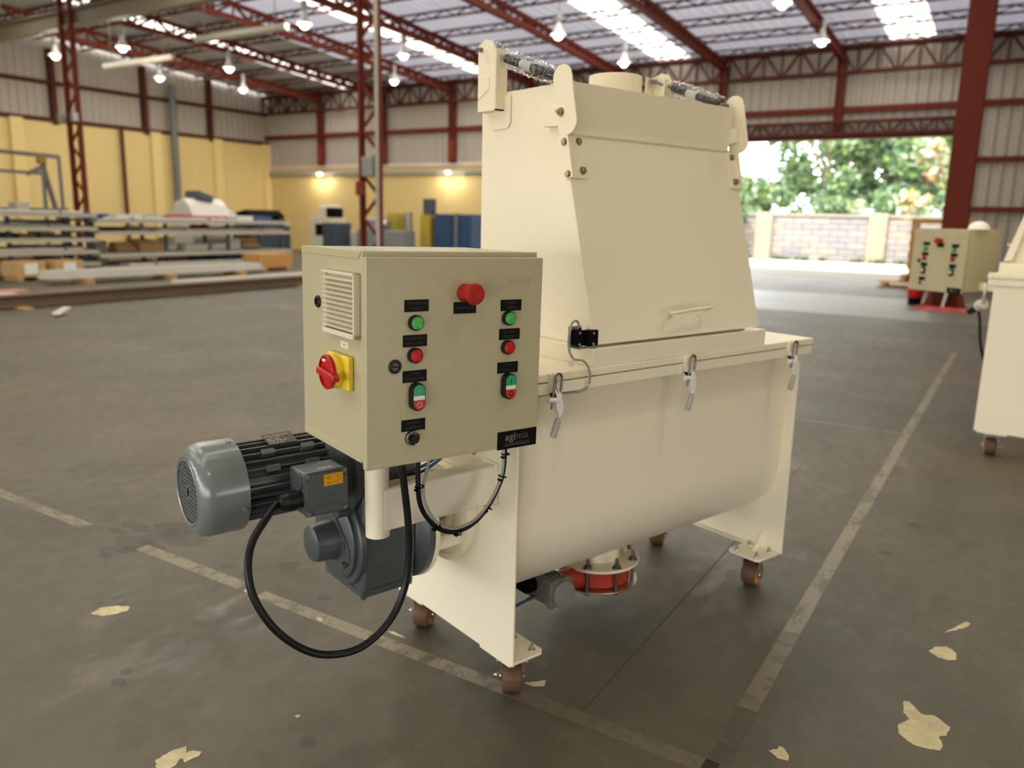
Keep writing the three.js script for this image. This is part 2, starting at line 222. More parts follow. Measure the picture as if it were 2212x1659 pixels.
  const CHIPS = [[[-0.305, -1.314], [-0.268, -1.326], [-0.235, -1.301], [-0.213, -1.261], [-0.23, -1.243], [-0.265, -1.252], [-0.295, -1.273]], [[-0.599, -0.558], [-0.554, -0.553], [-0.535, -0.543], [-0.542, -0.53], [-0.552, -0.523], [-0.536, -0.518], [-0.527, -0.498], [-0.542, -0.489], [-0.553, -0.495], [-0.571, -0.497], [-0.567, -0.517], [-0.588, -0.506], [-0.64, -0.507]], [[0.919, 0.849], [0.955, 0.863], [0.977, 0.892], [0.95, 0.918], [0.906, 0.918], [0.895, 0.903], [0.898, 0.872]], [[0.603, 0.82], [0.607, 0.834], [0.566, 0.864], [0.577, 0.891], [0.546, 0.931], [0.501, 0.924], [0.488, 0.91], [0.457, 0.921], [0.433, 0.918], [0.422, 0.89], [0.421, 0.862], [0.448, 0.827], [0.484, 0.821], [0.523, 0.843], [0.553, 0.824]], [[0.205, 0.58], [0.223, 0.597], [0.234, 0.596], [0.232, 0.609], [0.207, 0.626], [0.193, 0.626], [0.189, 0.604]], [[0.056, -0.736], [0.069, -0.736], [0.065, -0.714], [0.053, -0.71]], [[1.067, 0.879], [1.136, 0.909], [1.184, 0.93], [1.176, 0.942], [1.156, 0.937], [1.13, 0.926], [1.097, 0.9]], [[0.121, -0.036], [0.163, 0.007], [0.138, 0.016], [0.119, -0.009]], [[0.054, -1.06], [0.072, -1.066], [0.053, -1.042]], [[-0.319, -0.424], [-0.311, -0.423], [-0.309, -0.412], [-0.319, -0.414]], [[0.12, 0.66], [0.15, 0.67], [0.148, 0.7], [0.115, 0.71]], [[-0.598, -0.41], [-0.585, -0.415], [-0.583, -0.4], [-0.597, -0.392]], [[0.12, -0.51], [0.13, -0.49], [0.122, -0.44], [0.116, -0.47]]];
  for (const c of CHIPS) { const s = []; c.forEach((p, i) => { const q = c[(i + 1) % c.length], n = Math.max(2, Math.round(Math.hypot(q[0] - p[0], q[1] - p[1]) / 0.007)); for (let k = 0; k < n; k++) s.push([p[0] + (q[0] - p[0]) * k / n + (k ? rr(-0.0022, 0.0022) : 0), p[1] + (q[1] - p[1]) * k / n + (k ? rr(-0.0022, 0.0022) : 0)]); }); part('bare_concrete_patch', plateY(s, 0.0003, 0.0012), chipMat, floor); }
}
// ---------------------------------------------------------------- walls, roof
const FW = 18, RL = -21.34, RR = 5, FB = -5.5, BAY = 2.635;
const LINES = []; for (let i = 0; i < 10; i++) LINES.push(RL + i * BAY);   // truss lines
function corrugated(len, width, pitch = 0.205, h = 0.035) {   // sheet along x, ribs across z, in the xz plane
  const prof = [], n = Math.max(1, Math.round(width / pitch)), p = width / n;
  for (let i = 0; i < n; i++) prof.push([i * p, 0], [i * p + p * 0.36, 0], [i * p + p * 0.5, h], [i * p + p * 0.86, h]); prof.push([width, 0]);
  const up = prof.map(([z, y]) => [-z, y]), dn = prof.map(([z, y]) => [-z, y + 0.003]).reverse();
  return extrude(shapeOf([...up, ...dn]), len).applyMatrix4(M4().makeBasis(V(0, 0, -1), V(0, 1, 0), V(1, 0, 0)));
}
{
  const far = structure('wall_far', [span(FW, FW + 0.2, 0, 2.72, RL - 0.2, -8.0), span(FW + 0.06, FW + 0.12, 2.72, 5.12, RL - 0.2, -8.0), span(FW + 0.06, FW + 0.12, 3.1, 5.12, -8.0, -0.45), span(FW + 0.06, FW + 0.12, 0, 5.12, -0.45, RR + 0.2)], std([0.66, 0.5, 0.22], 0.75));
  const sheetH = corrugated(2.45, 0.878).rotateZ(Math.PI / 2), tall = corrugated(5.12, 0.878).rotateZ(Math.PI / 2), over = corrugated(2.02, 0.878).rotateZ(Math.PI / 2);
  for (let r = RL; r < RR - 0.3; r += 0.8783) { const mid = r + 0.44, g = mid < -8 ? sheetH : mid < -0.45 ? over : tall; const m = part('metal_sheet', g, M.sheetWall, far); m.position.set(FW + 0.055, mid < -8 ? 2.7 : mid < -0.45 ? 3.1 : 0, r); }
  part('sill', span(FW - 0.06, FW + 0.06, 2.68, 2.76, RL, -8.0), std([0.68, 0.55, 0.5], 0.6), far);
  part('cable_tray', span(FW - 0.1, FW, 2.44, 2.56, RL + 0.02, -8.2), M.tray, far);
  for (const y of [3.7, 1.6]) part('girt', y < 3 ? span(FW - 0.1, FW, y - 0.05, y + 0.05, -0.3, RR) : span(FW - 0.1, FW, y - 0.06, y + 0.06, RL, RR), M.redSteel, far);
  part('girt', span(FW - 0.1, FW, 2.55, 2.65, -0.3, RR), M.redSteel, far);
  part('jamb', [span(FW - 0.12, FW + 0.14, 0, 3.16, -0.5, -0.4), span(FW - 0.12, FW + 0.14, 0, 3.16, -8.05, -7.95), span(FW - 0.12, FW + 0.14, 3.08, 3.18, -8.05, -0.4)], M.redSteel, far);
  // latticed girders above the gate and under the eaves
  const lattice = (y0, y1, r0, r1, n, mat, dep) => { const g = [span(FW - 0.24, FW - 0.12, y0, y0 + 0.07, r0, r1), span(FW - 0.24, FW - 0.12, y1 - 0.07, y1, r0, r1)]; for (let i = 0; i < n; i++) { const a = r0 + (r1 - r0) * i / n, b = r0 + (r1 - r0) * (i + 1) / n; g.push(beam(V(FW - 0.18, i % 2 ? y0 : y1, a), V(FW - 0.18, i % 2 ? y1 : y0, b), 0.045, 0.045), span(FW - 0.2, FW - 0.16, y0, y1, a - 0.02, a + 0.02)); } return part('lattice_girder', g, mat, far); };
  lattice(3.14, 3.46, -8.2, -0.3, 26, M.darkRed); lattice(4.42, 4.98, RL, RR, 66, M.darkRed);
  const left = structure('wall_left', [span(FB, FW + 0.2, 0, 3.48, RL - 0.2, RL)], std([0.72, 0.55, 0.24], 0.75));
  part('upper_cladding', span(FB, FW + 0.2, 3.48, 6.6, RL - 0.2, RL - 0.14), M.sheetWall, left);
  const up = corrugated(2.5, 0.878).rotateZ(Math.PI / 2).rotateY(Math.PI / 2);
  for (let f = 4.8; f < FW - 0.2; f += 0.8783) { const m = part('metal_sheet', up, M.sheetWall, left); m.position.set(f, 3.46, RL - 0.1); }
  for (const f of [9.75, 13.7, 15.9, 17.9]) part('pilaster', span(f - 0.16, f + 0.16, 0, 3.48, RL - 0.02, RL + 0.12), std([0.78, 0.6, 0.26], 0.75), left);
  for (const f of [8.2, 10.8, 13.45, 15.7]) part('wall_post', span(f - 0.07, f + 0.07, 3.4, 5.3, RL - 0.08, RL + 0.08), M.darkRed, left);
  part('girt', span(4, FW, 3.46, 3.56, RL - 0.06, RL + 0.06), M.darkRed, left); part('girt', span(4, FW, 4.4, 4.5, RL - 0.06, RL + 0.04), M.darkRed, left);
  part('drain_pipe', rod(V(14.25, 0, RL + 0.2), V(14.25, 4.9, RL + 0.2), 0.1, 0.1, 16), M.pipeGrey, left); part('drain_pipe', rod(V(12.6, 0, RL + 0.12), V(12.6, 3.46, RL + 0.12), 0.05, 0.05, 12), M.darkRed, left);
  structure('wall_right', [span(FB, GATE3.f0, 0, 6.6, RR, RR + 0.2), span(GATE3.f1, FW + 0.2, 0, 6.6, RR, RR + 0.2), span(GATE3.f0, GATE3.f1, GATE3.y1, 6.6, RR, RR + 0.2)], M.sheetWall); structure('wall_back', [span(FB - 0.2, FB, 0, 6.6, RL - 0.2, GATE2.r0), span(FB - 0.2, FB, 0, 6.6, GATE2.r1, RR + 0.2), span(FB - 0.2, FB, GATE2.y1, 6.6, GATE2.r0, GATE2.r1)], M.sheetWall);  // right and back walls, each left open low down as an added light source
  // roof: sheets on purlins, translucent strips between
  const slope = Math.atan(0.07), roof = new THREE.Group(); roof.name = 'ceiling'; roof.rotation.y = BY; roof.userData.kind = 'structure'; scene.add(roof);
  const sheet = corrugated(2.42, 0.886, 0.22, 0.04), glow = std([0.8, 0.8, 0.76], 0.6, 0, { emissive: new THREE.Color(1, 0.97, 0.9), emissiveIntensity: 2.2 });
  const clear = corrugated(2.42, 0.886, 0.22, 0.04);
  const isSky = (r) => SKYLIGHTS.some(([s]) => Math.abs(r + 0.439 - s) < 0.44);
  for (let r = RL; r < RR - 0.2; r += 0.8783) for (let k = 0; k < 4; k++) { const f0 = FW + 0.15 - (k + 1) * 2.4, sky = isSky(r) && k < 4, m = part(sky ? 'skylight_panel' : 'roof_sheet', sky ? clear : sheet, sky ? glow : r < -15.6 ? M.sheetRoof : M.litRoofing, roof); m.position.set(f0, ROOF(f0), r); m.rotation.z = -slope; }  // leftmost sheets kept opaque to imitate a less lit part of the roof
  const fA = FW + 0.15 - 9.6;
  const slab = (f0, f1, r0, r1, t = 0.02) => { const a = V(f0, ROOF(f0) + t / 2, (r0 + r1) / 2), b = V(f1, ROOF(f1) + t / 2, (r0 + r1) / 2); return beam(a, b, r1 - r0, t); };
  let r0 = RL - 0.2; const cuts = SKYLIGHTS.map(([s]) => [s - 0.42, s + 0.42]);
  for (const [c0, c1] of [...cuts, [RR + 0.2, RR + 0.2]]) { part('roof_slab', [slab(-2, fA, r0, c0), slab(FB - 0.2, -2, r0, c0)], M.sheetRoof, roof); if (c1 > c0) part('skylight_panel', [slab(-2, fA, c0, c1), slab(FB - 0.2, -2, c0, c1)], glow, roof); r0 = c1; }
  for (let k = 0; k < 9; k++) { const f = FW - 0.35 - k * 1.2; part('purlin', [span(f - 0.03, f + 0.03, ROOF(f) - 0.17, ROOF(f) - 0.14, RL, RR), span(f - 0.03, f + 0.03, ROOF(f) - 0.04, ROOF(f) - 0.012, RL, RR), ...Array.from({ length: 88 }, (_, i) => beam(V(f, ROOF(f) - (i % 2 ? 0.15 : 0.03), RL + i * 0.3), V(f, ROOF(f) - (i % 2 ? 0.03 : 0.15), RL + (i + 1) * 0.3), 0.022, 0.022))], M.darkRed, roof); }
}
// trusses, columns
const ORD = ['first', 'second', 'third', 'fourth', 'fifth', 'sixth', 'seventh', 'eighth', 'ninth', 'tenth'];
for (let i = 1; i < 10; i++) {
  const r = LINES[i], t = hallThing('roof_truss', `red steel roof truss, ${ORD[i - 1]} from the yellow left wall`, 'truss', FW - 0.1, 0, r, 0, 'roof trusses');
  const top = (f) => V(f - FW + 0.1, ROOF(f) - 0.24, 0), bot = (f) => V(f - FW + 0.1, f > 13.2 ? 4.72 + (18 - f) * 0.062 : 5.018 + (13.2 - f) * 0.035, 0);
  part('top_chord', [beam(top(17.9), top(8.4), 0.1, 0.08)], M.redSteel, t); part('bottom_chord', [beam(bot(17.9), bot(13.2), 0.12, 0.1), beam(bot(13.2), bot(8.4), 0.12, 0.1)], M.redSteel, t);
  const w = []; for (let k = 0; k < 20; k++) { const a = 17.9 - k * 0.475, b = a - 0.475; w.push(beam(k % 2 ? bot(a) : top(a), k % 2 ? top(b) : bot(b), 0.05, 0.05), beam(top(a), bot(a), 0.035, 0.035)); } part('web_bars', w, M.redSteel, t);
}
for (let i = 1; i < 10; i++) { const r = LINES[i], y0 = r > -8 && r < -0.5 ? 3.2 : i < 6 ? (i % 2 ? 2.76 : 2.76) : 0; if (i === 8) continue;
  const t = hallThing('wall_column', `red steel column on the far wall, ${ORD[i - 1]} from the left corner`, 'column', FW - 0.12, y0, r, 0, 'far wall columns'); part('shaft', [box(0.16, 4.8 - y0, 0.025, 0, (4.8 - y0) / 2, -0.07), box(0.16, 4.8 - y0, 0.025, 0, (4.8 - y0) / 2, 0.07), box(0.02, 4.8 - y0, 0.14, 0, (4.8 - y0) / 2, 0)], M.redSteel, t); if (i < 6) part('lower_flange', [box(0.17, 0.55, 0.18, 0, 0.36, 0)], M.orangeRed, t, 'brighter red lower stretch'); }
function latticeColumn(f, r, label, hgt) {
  const t = hallThing('lattice_column', label, 'column', f, 0, r, 0, 'free-standing lattice columns'), w = 0.36;
  for (const z of [-w / 2, w / 2]) part('chord', [box(0.1, hgt, 0.02, 0, hgt / 2, z + Math.sign(z) * 0.02), box(0.012, hgt, 0.05, -0.045, hgt / 2, z), box(0.012, hgt, 0.05, 0.045, hgt / 2, z)], M.redSteel, t);
  const l = []; for (let k = 0; k * 0.34 < hgt - 0.4; k++) { const y = 0.15 + k * 0.34; l.push(beam(V(0, y, k % 2 ? -w / 2 : w / 2), V(0, y + 0.34, k % 2 ? w / 2 : -w / 2), 0.03, 0.05)); } part('lacing', l, M.redSteel, t);
  part('base', box(0.45, 0.03, 0.6, 0, 0.015, 0), M.redSteel, t); return t;
}
const midCol = latticeColumn(8.4, -8.02, 'red lattice column rising just behind the control cabinet', 5.4);
part('junction_box', [rbox(0.14, 0.3, 0.2, 0.01, -0.17, 1.95, 0.12)], M.galv, midCol); part('junction_box', [rbox(0.08, 0.22, 0.14, 0.01, -0.14, 1.62, -0.1)], M.orangeRed, midCol);
part('conduit', rod(V(-0.14, 0.3, 0.26), V(-0.14, 5.2, 0.26), 0.03, 0.03, 10), M.sheetWall, midCol);
const leftCol = latticeColumn(8.3, -16.1, 'red lattice column behind the left storage racks, before the yellow wall', 5.4);
part('cable_clamp', [rbox(0.12, 0.18, 0.1, 0.01, -0.13, 3.05, -0.24), rbox(0.12, 0.18, 0.1, 0.01, -0.13, 3.05, 0.24)], M.galv, leftCol);
{
  const t = hallThing('steel_column', 'wide solid red steel column right of the open gate', 'column', 12.25, 0, 0.03, 0);
  part('shaft', [box(0.3, 5.6, 0.02, 0, 2.8, 0), box(0.02, 5.6, 0.34, -0.15, 2.8, 0), box(0.02, 5.6, 0.34, 0.15, 2.8, 0)], M.redSteel, t);
  part('base', [plateX([[-0.17, 0.4], [0.17, 0.4], [0.3, 0.02], [-0.3, 0.02]], -0.16, -0.135), span(-0.3, 0.3, 0, 0.03, -0.36, 0.36)], M.redSteel, t); part('base_edge', span(-0.34, -0.3, 0, 0.05, -0.36, 0.36), std([0.55, 0.06, 0.05], 0.5), t, 'bright red front edge');
  part('stay', beam(V(-0.2, 0.03, -0.02), V(-0.18, 0.48, 0.05), 0.03, 0.03), M.white, t);
  const b = hallThing('gutter_beam', 'long brownish beam joining the tops of the lattice columns', 'beam', 8.4, 0, -10, 0); part('web', [box(0.05, 0.3, 22, 0, 5.0, 0), box(0.2, 0.03, 22, 0, 5.15, 0), box(0.2, 0.03, 22, 0, 4.85, 0)], std([0.2, 0.165, 0.11], 0.6), b);
  for (const [f, y, r, L, n] of [[9.4, 4.55, -12.2, 2.6, 'first'], [10.3, 4.55, -16.8, 2.6, 'second']]) { const q = hallThing('strip_lamp', `pale unlit strip lamp channel hung below the roof, ${n} right of the left lattice column`.replace('second right of', 'crossing behind'), 'lamp', f, y, r, 0); part('channel', [box(0.1, 0.08, L, 0, 0, 0), box(0.06, 0.04, L, 0, -0.05, 0)], std([0.55, 0.53, 0.45], 0.5), q); for (const z of [-1, 1]) part('hanger', rod(V(0, 0.04, z), V(0, 0.9, z), 0.008, 0.008, 6), M.darkSteel, q); }
}
// high-bay lamps
{
  const spots = [[12.25, -18.81, 'bell-shaped high-bay lamp over the racks at the left'], [9.26, -18.3, 'bell-shaped high-bay lamp near the left lattice column'], [9.43, -15.98, 'flat high-bay lamp right of the left lattice column'], [12.15, -15.92, 'high-bay lamp left of the second roof light strip'], [14.56, -18.34, 'small high-bay lamp near the far left corner'], [9.71, -10.77, 'high-bay lamp high left of the middle lattice column'], [12.78, -10.98, 'high-bay lamp just right of the middle lattice column'], [12.55, -7.01, 'high-bay lamp high above the left gas spring'], [15.59, -7.04, 'high-bay lamp above the hopper inlet pipe'], [15.3, -13.4, 'high-bay lamp behind the middle lattice column near the far wall'], [12.19, -2.77, 'high-bay lamp at the top edge above the gate'], [15.26, -2.8, 'high-bay lamp just above the gate']];
  const near = [[6.4, 1.4], [3.2, 1.6], [0.2, 2.2], [6.4, -3.0], [3.2, -3.0], [-0.2, -3.0], [-3.2, -3.0], [3.2, -7.2], [0, -7.2], [-3.2, -7.2], [-3.2, 1.8]];
  const dish = [[0.02, 0.24], [0.045, 0.24], [0.055, 0.16], [0.09, 0.085], [0.135, 0.03], [0.14, 0.022], [0.132, 0.026], [0.086, 0.078], [0.045, 0.15], [0.02, 0.155]];
  const bulbMat = std([1, 1, 1], 0.5, 0, { emissive: new THREE.Color(1, 0.95, 0.85), emissiveIntensity: 9 }), white = std([0.7, 0.68, 0.62], 0.4);
  const all = [...spots, ...near.map(([f, r], i) => [f, r, `high-bay lamp over the machine, ${['first', 'second', 'third', 'fourth', 'fifth', 'sixth', 'seventh', 'eighth', 'ninth', 'tenth', 'eleventh'][i]} of those above the frame`])];
  const dishG = lathe(dish, V(0, 0, 0), Y, 36), boxG = rod(V(0, 0.26, 0), V(0, 0.42, 0), 0.06, 0.06, 16), bulbG = new THREE.SphereGeometry(0.085, 20, 14).translate(0, 0.015, 0);
  for (const [f, r, label] of all) {
    const y = 4.6, t = hallThing('high_bay_lamp', label, 'lamp', f, y, r, 0, 'high-bay lamps'); part('reflector', dishG, white, t); part('ballast', boxG, M.galv, t); part('bulb', bulbG, bulbMat, t); part('hanger', rod(V(0, 0.42, 0), V(0, ROOF(f) - y - 0.1, 0), 0.008, 0.008, 6), M.darkSteel, t);
    const l = new THREE.PointLight(LAMP_COLOR, LAMP_POWER * (f < 7 ? (r > 0 ? 0.85 : 0.9) : 0.55), 0, 2); l.position.copy(hall(f, y - 0.0, r)); l.shadow.radius = 4.2; l.castShadow = true; scene.add(l);
  }
  for (const [r, label] of [[-18.72, 'lit wall lamp under the first red wall column from the corner'], [-13.53, 'lit wall lamp on the far wall close to the tall cream hopper']]) { const t = hallThing('wall_lamp', label, 'lamp', FW - 0.16, 2.5, r, 0, 'lit wall lamps'); part('arm', rod(V(0.14, 0.0, 0), V(-0.02, 0.06, 0), 0.015, 0.015, 8), M.galv, t); part('housing', lathe([[0.01, 0.08], [0.06, 0.07], [0.1, 0], [0.095, 0], [0.05, 0.06]], V(-0.03, 0.0, 0), Y, 24), white, t); part('bulb', new THREE.SphereGeometry(0.075, 18, 12).translate(-0.03, 0.0, 0), bulbMat, t);
    const l = new THREE.PointLight(LAMP_COLOR, 5, 0, 2); l.position.copy(hall(FW - 0.19, 2.5, r)); l.shadow.radius = 3.5; l.castShadow = true; scene.add(l);
    const e = hallThing('camera_dome', label.replace('lit wall lamp', 'small grey round fitting').replace('under the first', 'right of the first').replace('on the far wall', 'between the wall lamp and hopper'), 'fitting', FW - 0.14, 2.42, r + 0.6, 0); part('dome', new THREE.SphereGeometry(0.05, 14, 10), M.galv, e); part('mount', rod(V(0, 0, 0), V(0.1, 0.03, 0), 0.02, 0.02, 8), M.galv, e); }
}
// ---------------------------------------------------------------- the mixing machine: x along the trough, +z its front, base on the floor

const zAxis = -0.277, DOOR_N = V(0, 0.2574, 0.9663);   // normal of the sloping hopper door
function addCaster(root, x, z, swivel) {
  const c = new THREE.Group(); c.name = 'caster'; c.position.set(x, 0, z); c.rotation.y = swivel; root.add(c);
  const R = 0.041, w = 0.047;   // axle along local z
  part('tread', lathe([[R - 0.008, -w / 2], [R - 0.002, -w / 2 + 0.0005], [R, -w / 2 + 0.004], [R, w / 2 - 0.004], [R - 0.002, w / 2 - 0.0005], [R - 0.008, w / 2]], V(0, R, 0), Z, 48), M.tread, c, 'dark brown rolling surface');
  part('wheel', [lathe([[0.0, -w / 2 + 0.004], [0.016, -w / 2 + 0.002], [0.018, -w / 2], [R - 0.008, -w / 2], [R - 0.004, -w / 2 + 0.003], [R - 0.004, w / 2 - 0.003], [R - 0.008, w / 2], [0.018, w / 2], [0.016, w / 2 - 0.002], [0, w / 2 - 0.004]], V(0, R, 0), Z, 40)], M.wheel, c);
  const leg = (s) => { const q = shapeOf([[-0.016, 0.094], [0.016, 0.094], [0.017, 0.06], [0.013, 0.035], [0.006, 0.027], [-0.006, 0.027], [-0.013, 0.035], [-0.017, 0.06]]); return extrude(q, 0.003, 0.0006).translate(0, 0, s > 0 ? w / 2 + 0.003 : -w / 2 - 0.006); };
  part('fork', [leg(1), leg(-1), span(-0.018, 0.018, 0.0905, 0.0945, -w / 2 - 0.006, w / 2 + 0.006, 0.001), lathe([[0.0, 0], [0.026, 0], [0.028, 0.003], [0.028, 0.01], [0.0, 0.011]], V(0, 0.0945, 0), Y, 30), span(-0.046, 0.046, 0.1045, 0.1085, -0.04, 0.04, 0.001)], M.zinc, c);
  part('axle_bolt', hexBolt(V(0, R, w / 2 + 0.006), Z, 0.009, 0.008), M.zinc, c); part('axle_nut', stud(V(0, R, -w / 2 - 0.006), NZ, 0.009, 0.018), M.zinc, c);
}
function gasSpring(root, a, b, s0) {
  const g = new THREE.Group(); g.name = 'gas_spring'; root.add(g);
  const at = (t) => a.clone().lerp(b, t);
  part('rod', [rod(at(0), at(0.34), 0.0045), new THREE.SphereGeometry(0.009, 14, 10).translate(...at(0).toArray()), rod(at(0).add(V(-0.02, 0, 0)), at(0).add(V(0.02, 0, 0)), 0.006)], M.darkSteel, g);
  part('cylinder', [rod(at(0.3), at(0.95), 0.0115, 0.0115, 24), rod(at(0.27), at(0.3), 0.008, 0.0115, 24)], M.black, g);
  part('sticker', rod(at(0.5), at(0.64), 0.0118, 0.0118, 24, true), std([0.42, 0.41, 0.37], 0.5), g, 'pale paper label round the cylinder');
  part('end_eye', [rod(at(0.95), at(1), 0.006), new THREE.SphereGeometry(0.009, 14, 10).translate(...b.toArray()), rod(b.clone().add(V(-0.018, 0, 0)), b.clone().add(V(0.018, 0, 0)), 0.006)], M.darkSteel, g);
  // loose crumpled film
  const seg = 90, ring = 40, d = b.clone().sub(a), len = d.length(), film = new THREE.CylinderGeometry(1, 1, len * 0.98, ring, seg, true); film.translate(0, len / 2, 0);
  const p = film.attributes.position;
  for (let i = 0; i < p.count; i++) {
    const y = p.getY(i), t = y / len, an = Math.atan2(p.getZ(i), p.getX(i));
    const cr = Math.abs(fbm(t * 26 + s0, Math.cos(an) * 2.4 + 9, 31, 3) - 0.5) * 2 + Math.abs(fbm(t * 40 + Math.sin(an) * 3, s0 + Math.cos(an) * 3, 35, 2) - 0.5) * 1.2;
    const base = t < 0.3 ? 0.02 + 0.008 * Math.sin(t * 30 + s0) : 0.0215, ends = smooth(0, 0.03, t) * smooth(1.0, 0.95, t);
    const R = (base + 0.011 * (cr - 0.35)) * (0.35 + 0.65 * ends); p.setX(i, Math.cos(an) * R * 1.1); p.setZ(i, Math.sin(an) * R); p.setY(i, y + 0.006 * (fbm(an * 2 + 10, t * 20, 37, 2) - 0.5));
  }
  film.computeVertexNormals(); aim(film, a, d);
  part('plastic_wrap', film, M.film, g, 'crumpled clear plastic film');
}
function addLatch(root, x) {
  const g = new THREE.Group(); g.name = 'latch'; g.position.set(x, 0, 0); root.add(g);
  part('hook', [span(-0.012, 0.004, 0.822, 0.853, 0.024, 0.04, 0.002), rod(V(-0.006, 0.849, 0.038), V(0.013, 0.849, 0.038), 0.0065), span(0.006, 0.012, 0.828, 0.85, 0.026, 0.042, 0.001), span(-0.022, -0.004, 0.804, 0.83, 0.0265, 0.0285, 0.0006)], M.cream, g);
  const u = []; for (let i = 0; i <= 10; i++) { const t = Math.PI * (1 - i / 10); u.push([0.003 + 0.0105 * Math.cos(t), 0.843 + 0.0115 * Math.sin(t), 0.048]); }
  part('hoop', [...tube([[-0.017, 0.776, 0.05], [-0.013, 0.8, 0.049], [-0.009, 0.825, 0.048], ...u, [0.0125, 0.825, 0.048], [0.009, 0.803, 0.046]], 0.0029, 90, 10)], M.darkSteel, g, 'dark bent wire loop');
  part('pivot', [rod(V(-0.028, 0.795, 0.05), V(0.0, 0.795, 0.05), 0.0055), rod(V(-0.027, 0.795, 0.05), V(-0.0255, 0.795, 0.05), 0.0065), rod(V(-0.004, 0.793, 0.05), V(0.003, 0.793, 0.05), 0.0085), rod(V(0.003, 0.795, 0.047), V(0.012, 0.795, 0.047), 0.0045)], M.white, g);
  part('bracket', [plateX([[0.027, 0.803], [0.052, 0.79], [0.054, 0.803], [0.038, 0.828], [0.027, 0.83]], -0.005, 0.0, 0.0004), plateX([[0.027, 0.803], [0.052, 0.79], [0.054, 0.803], [0.038, 0.828], [0.027, 0.83]], 0.006, 0.011, 0.0004), span(-0.005, 0.011, 0.795, 0.809, 0.027, 0.052, 0.001)], M.white, g);
  const lever = extrude(shapeOf([[-0.008, 0.792], [0.0, 0.803], [0.009, 0.8], [0.0145, 0.788], [0.0165, 0.773], [0.0135, 0.76], [0.008, 0.754], [0.001, 0.757], [-0.005, 0.772]]), 0.011, 0.0018, 2).translate(0, 0, 0.045);
  part('lever', [lever, rod(V(0.008, 0.762, 0.0495), V(0.005, 0.748, 0.0505), 0.0045, 0.004)], M.white, g);
  const dir = V(-0.38, -1, 0.02).normalize();
  part('grip', lathe([[0, 0], [0.0045, 0.001], [0.007, 0.009], [0.0078, 0.012], [0.0078, 0.047], [0.0066, 0.0495], [0, 0.05]], V(0.006, 0.752, 0.0503), dir, 24), M.sleeve, g, 'grey plastic sleeve');
}
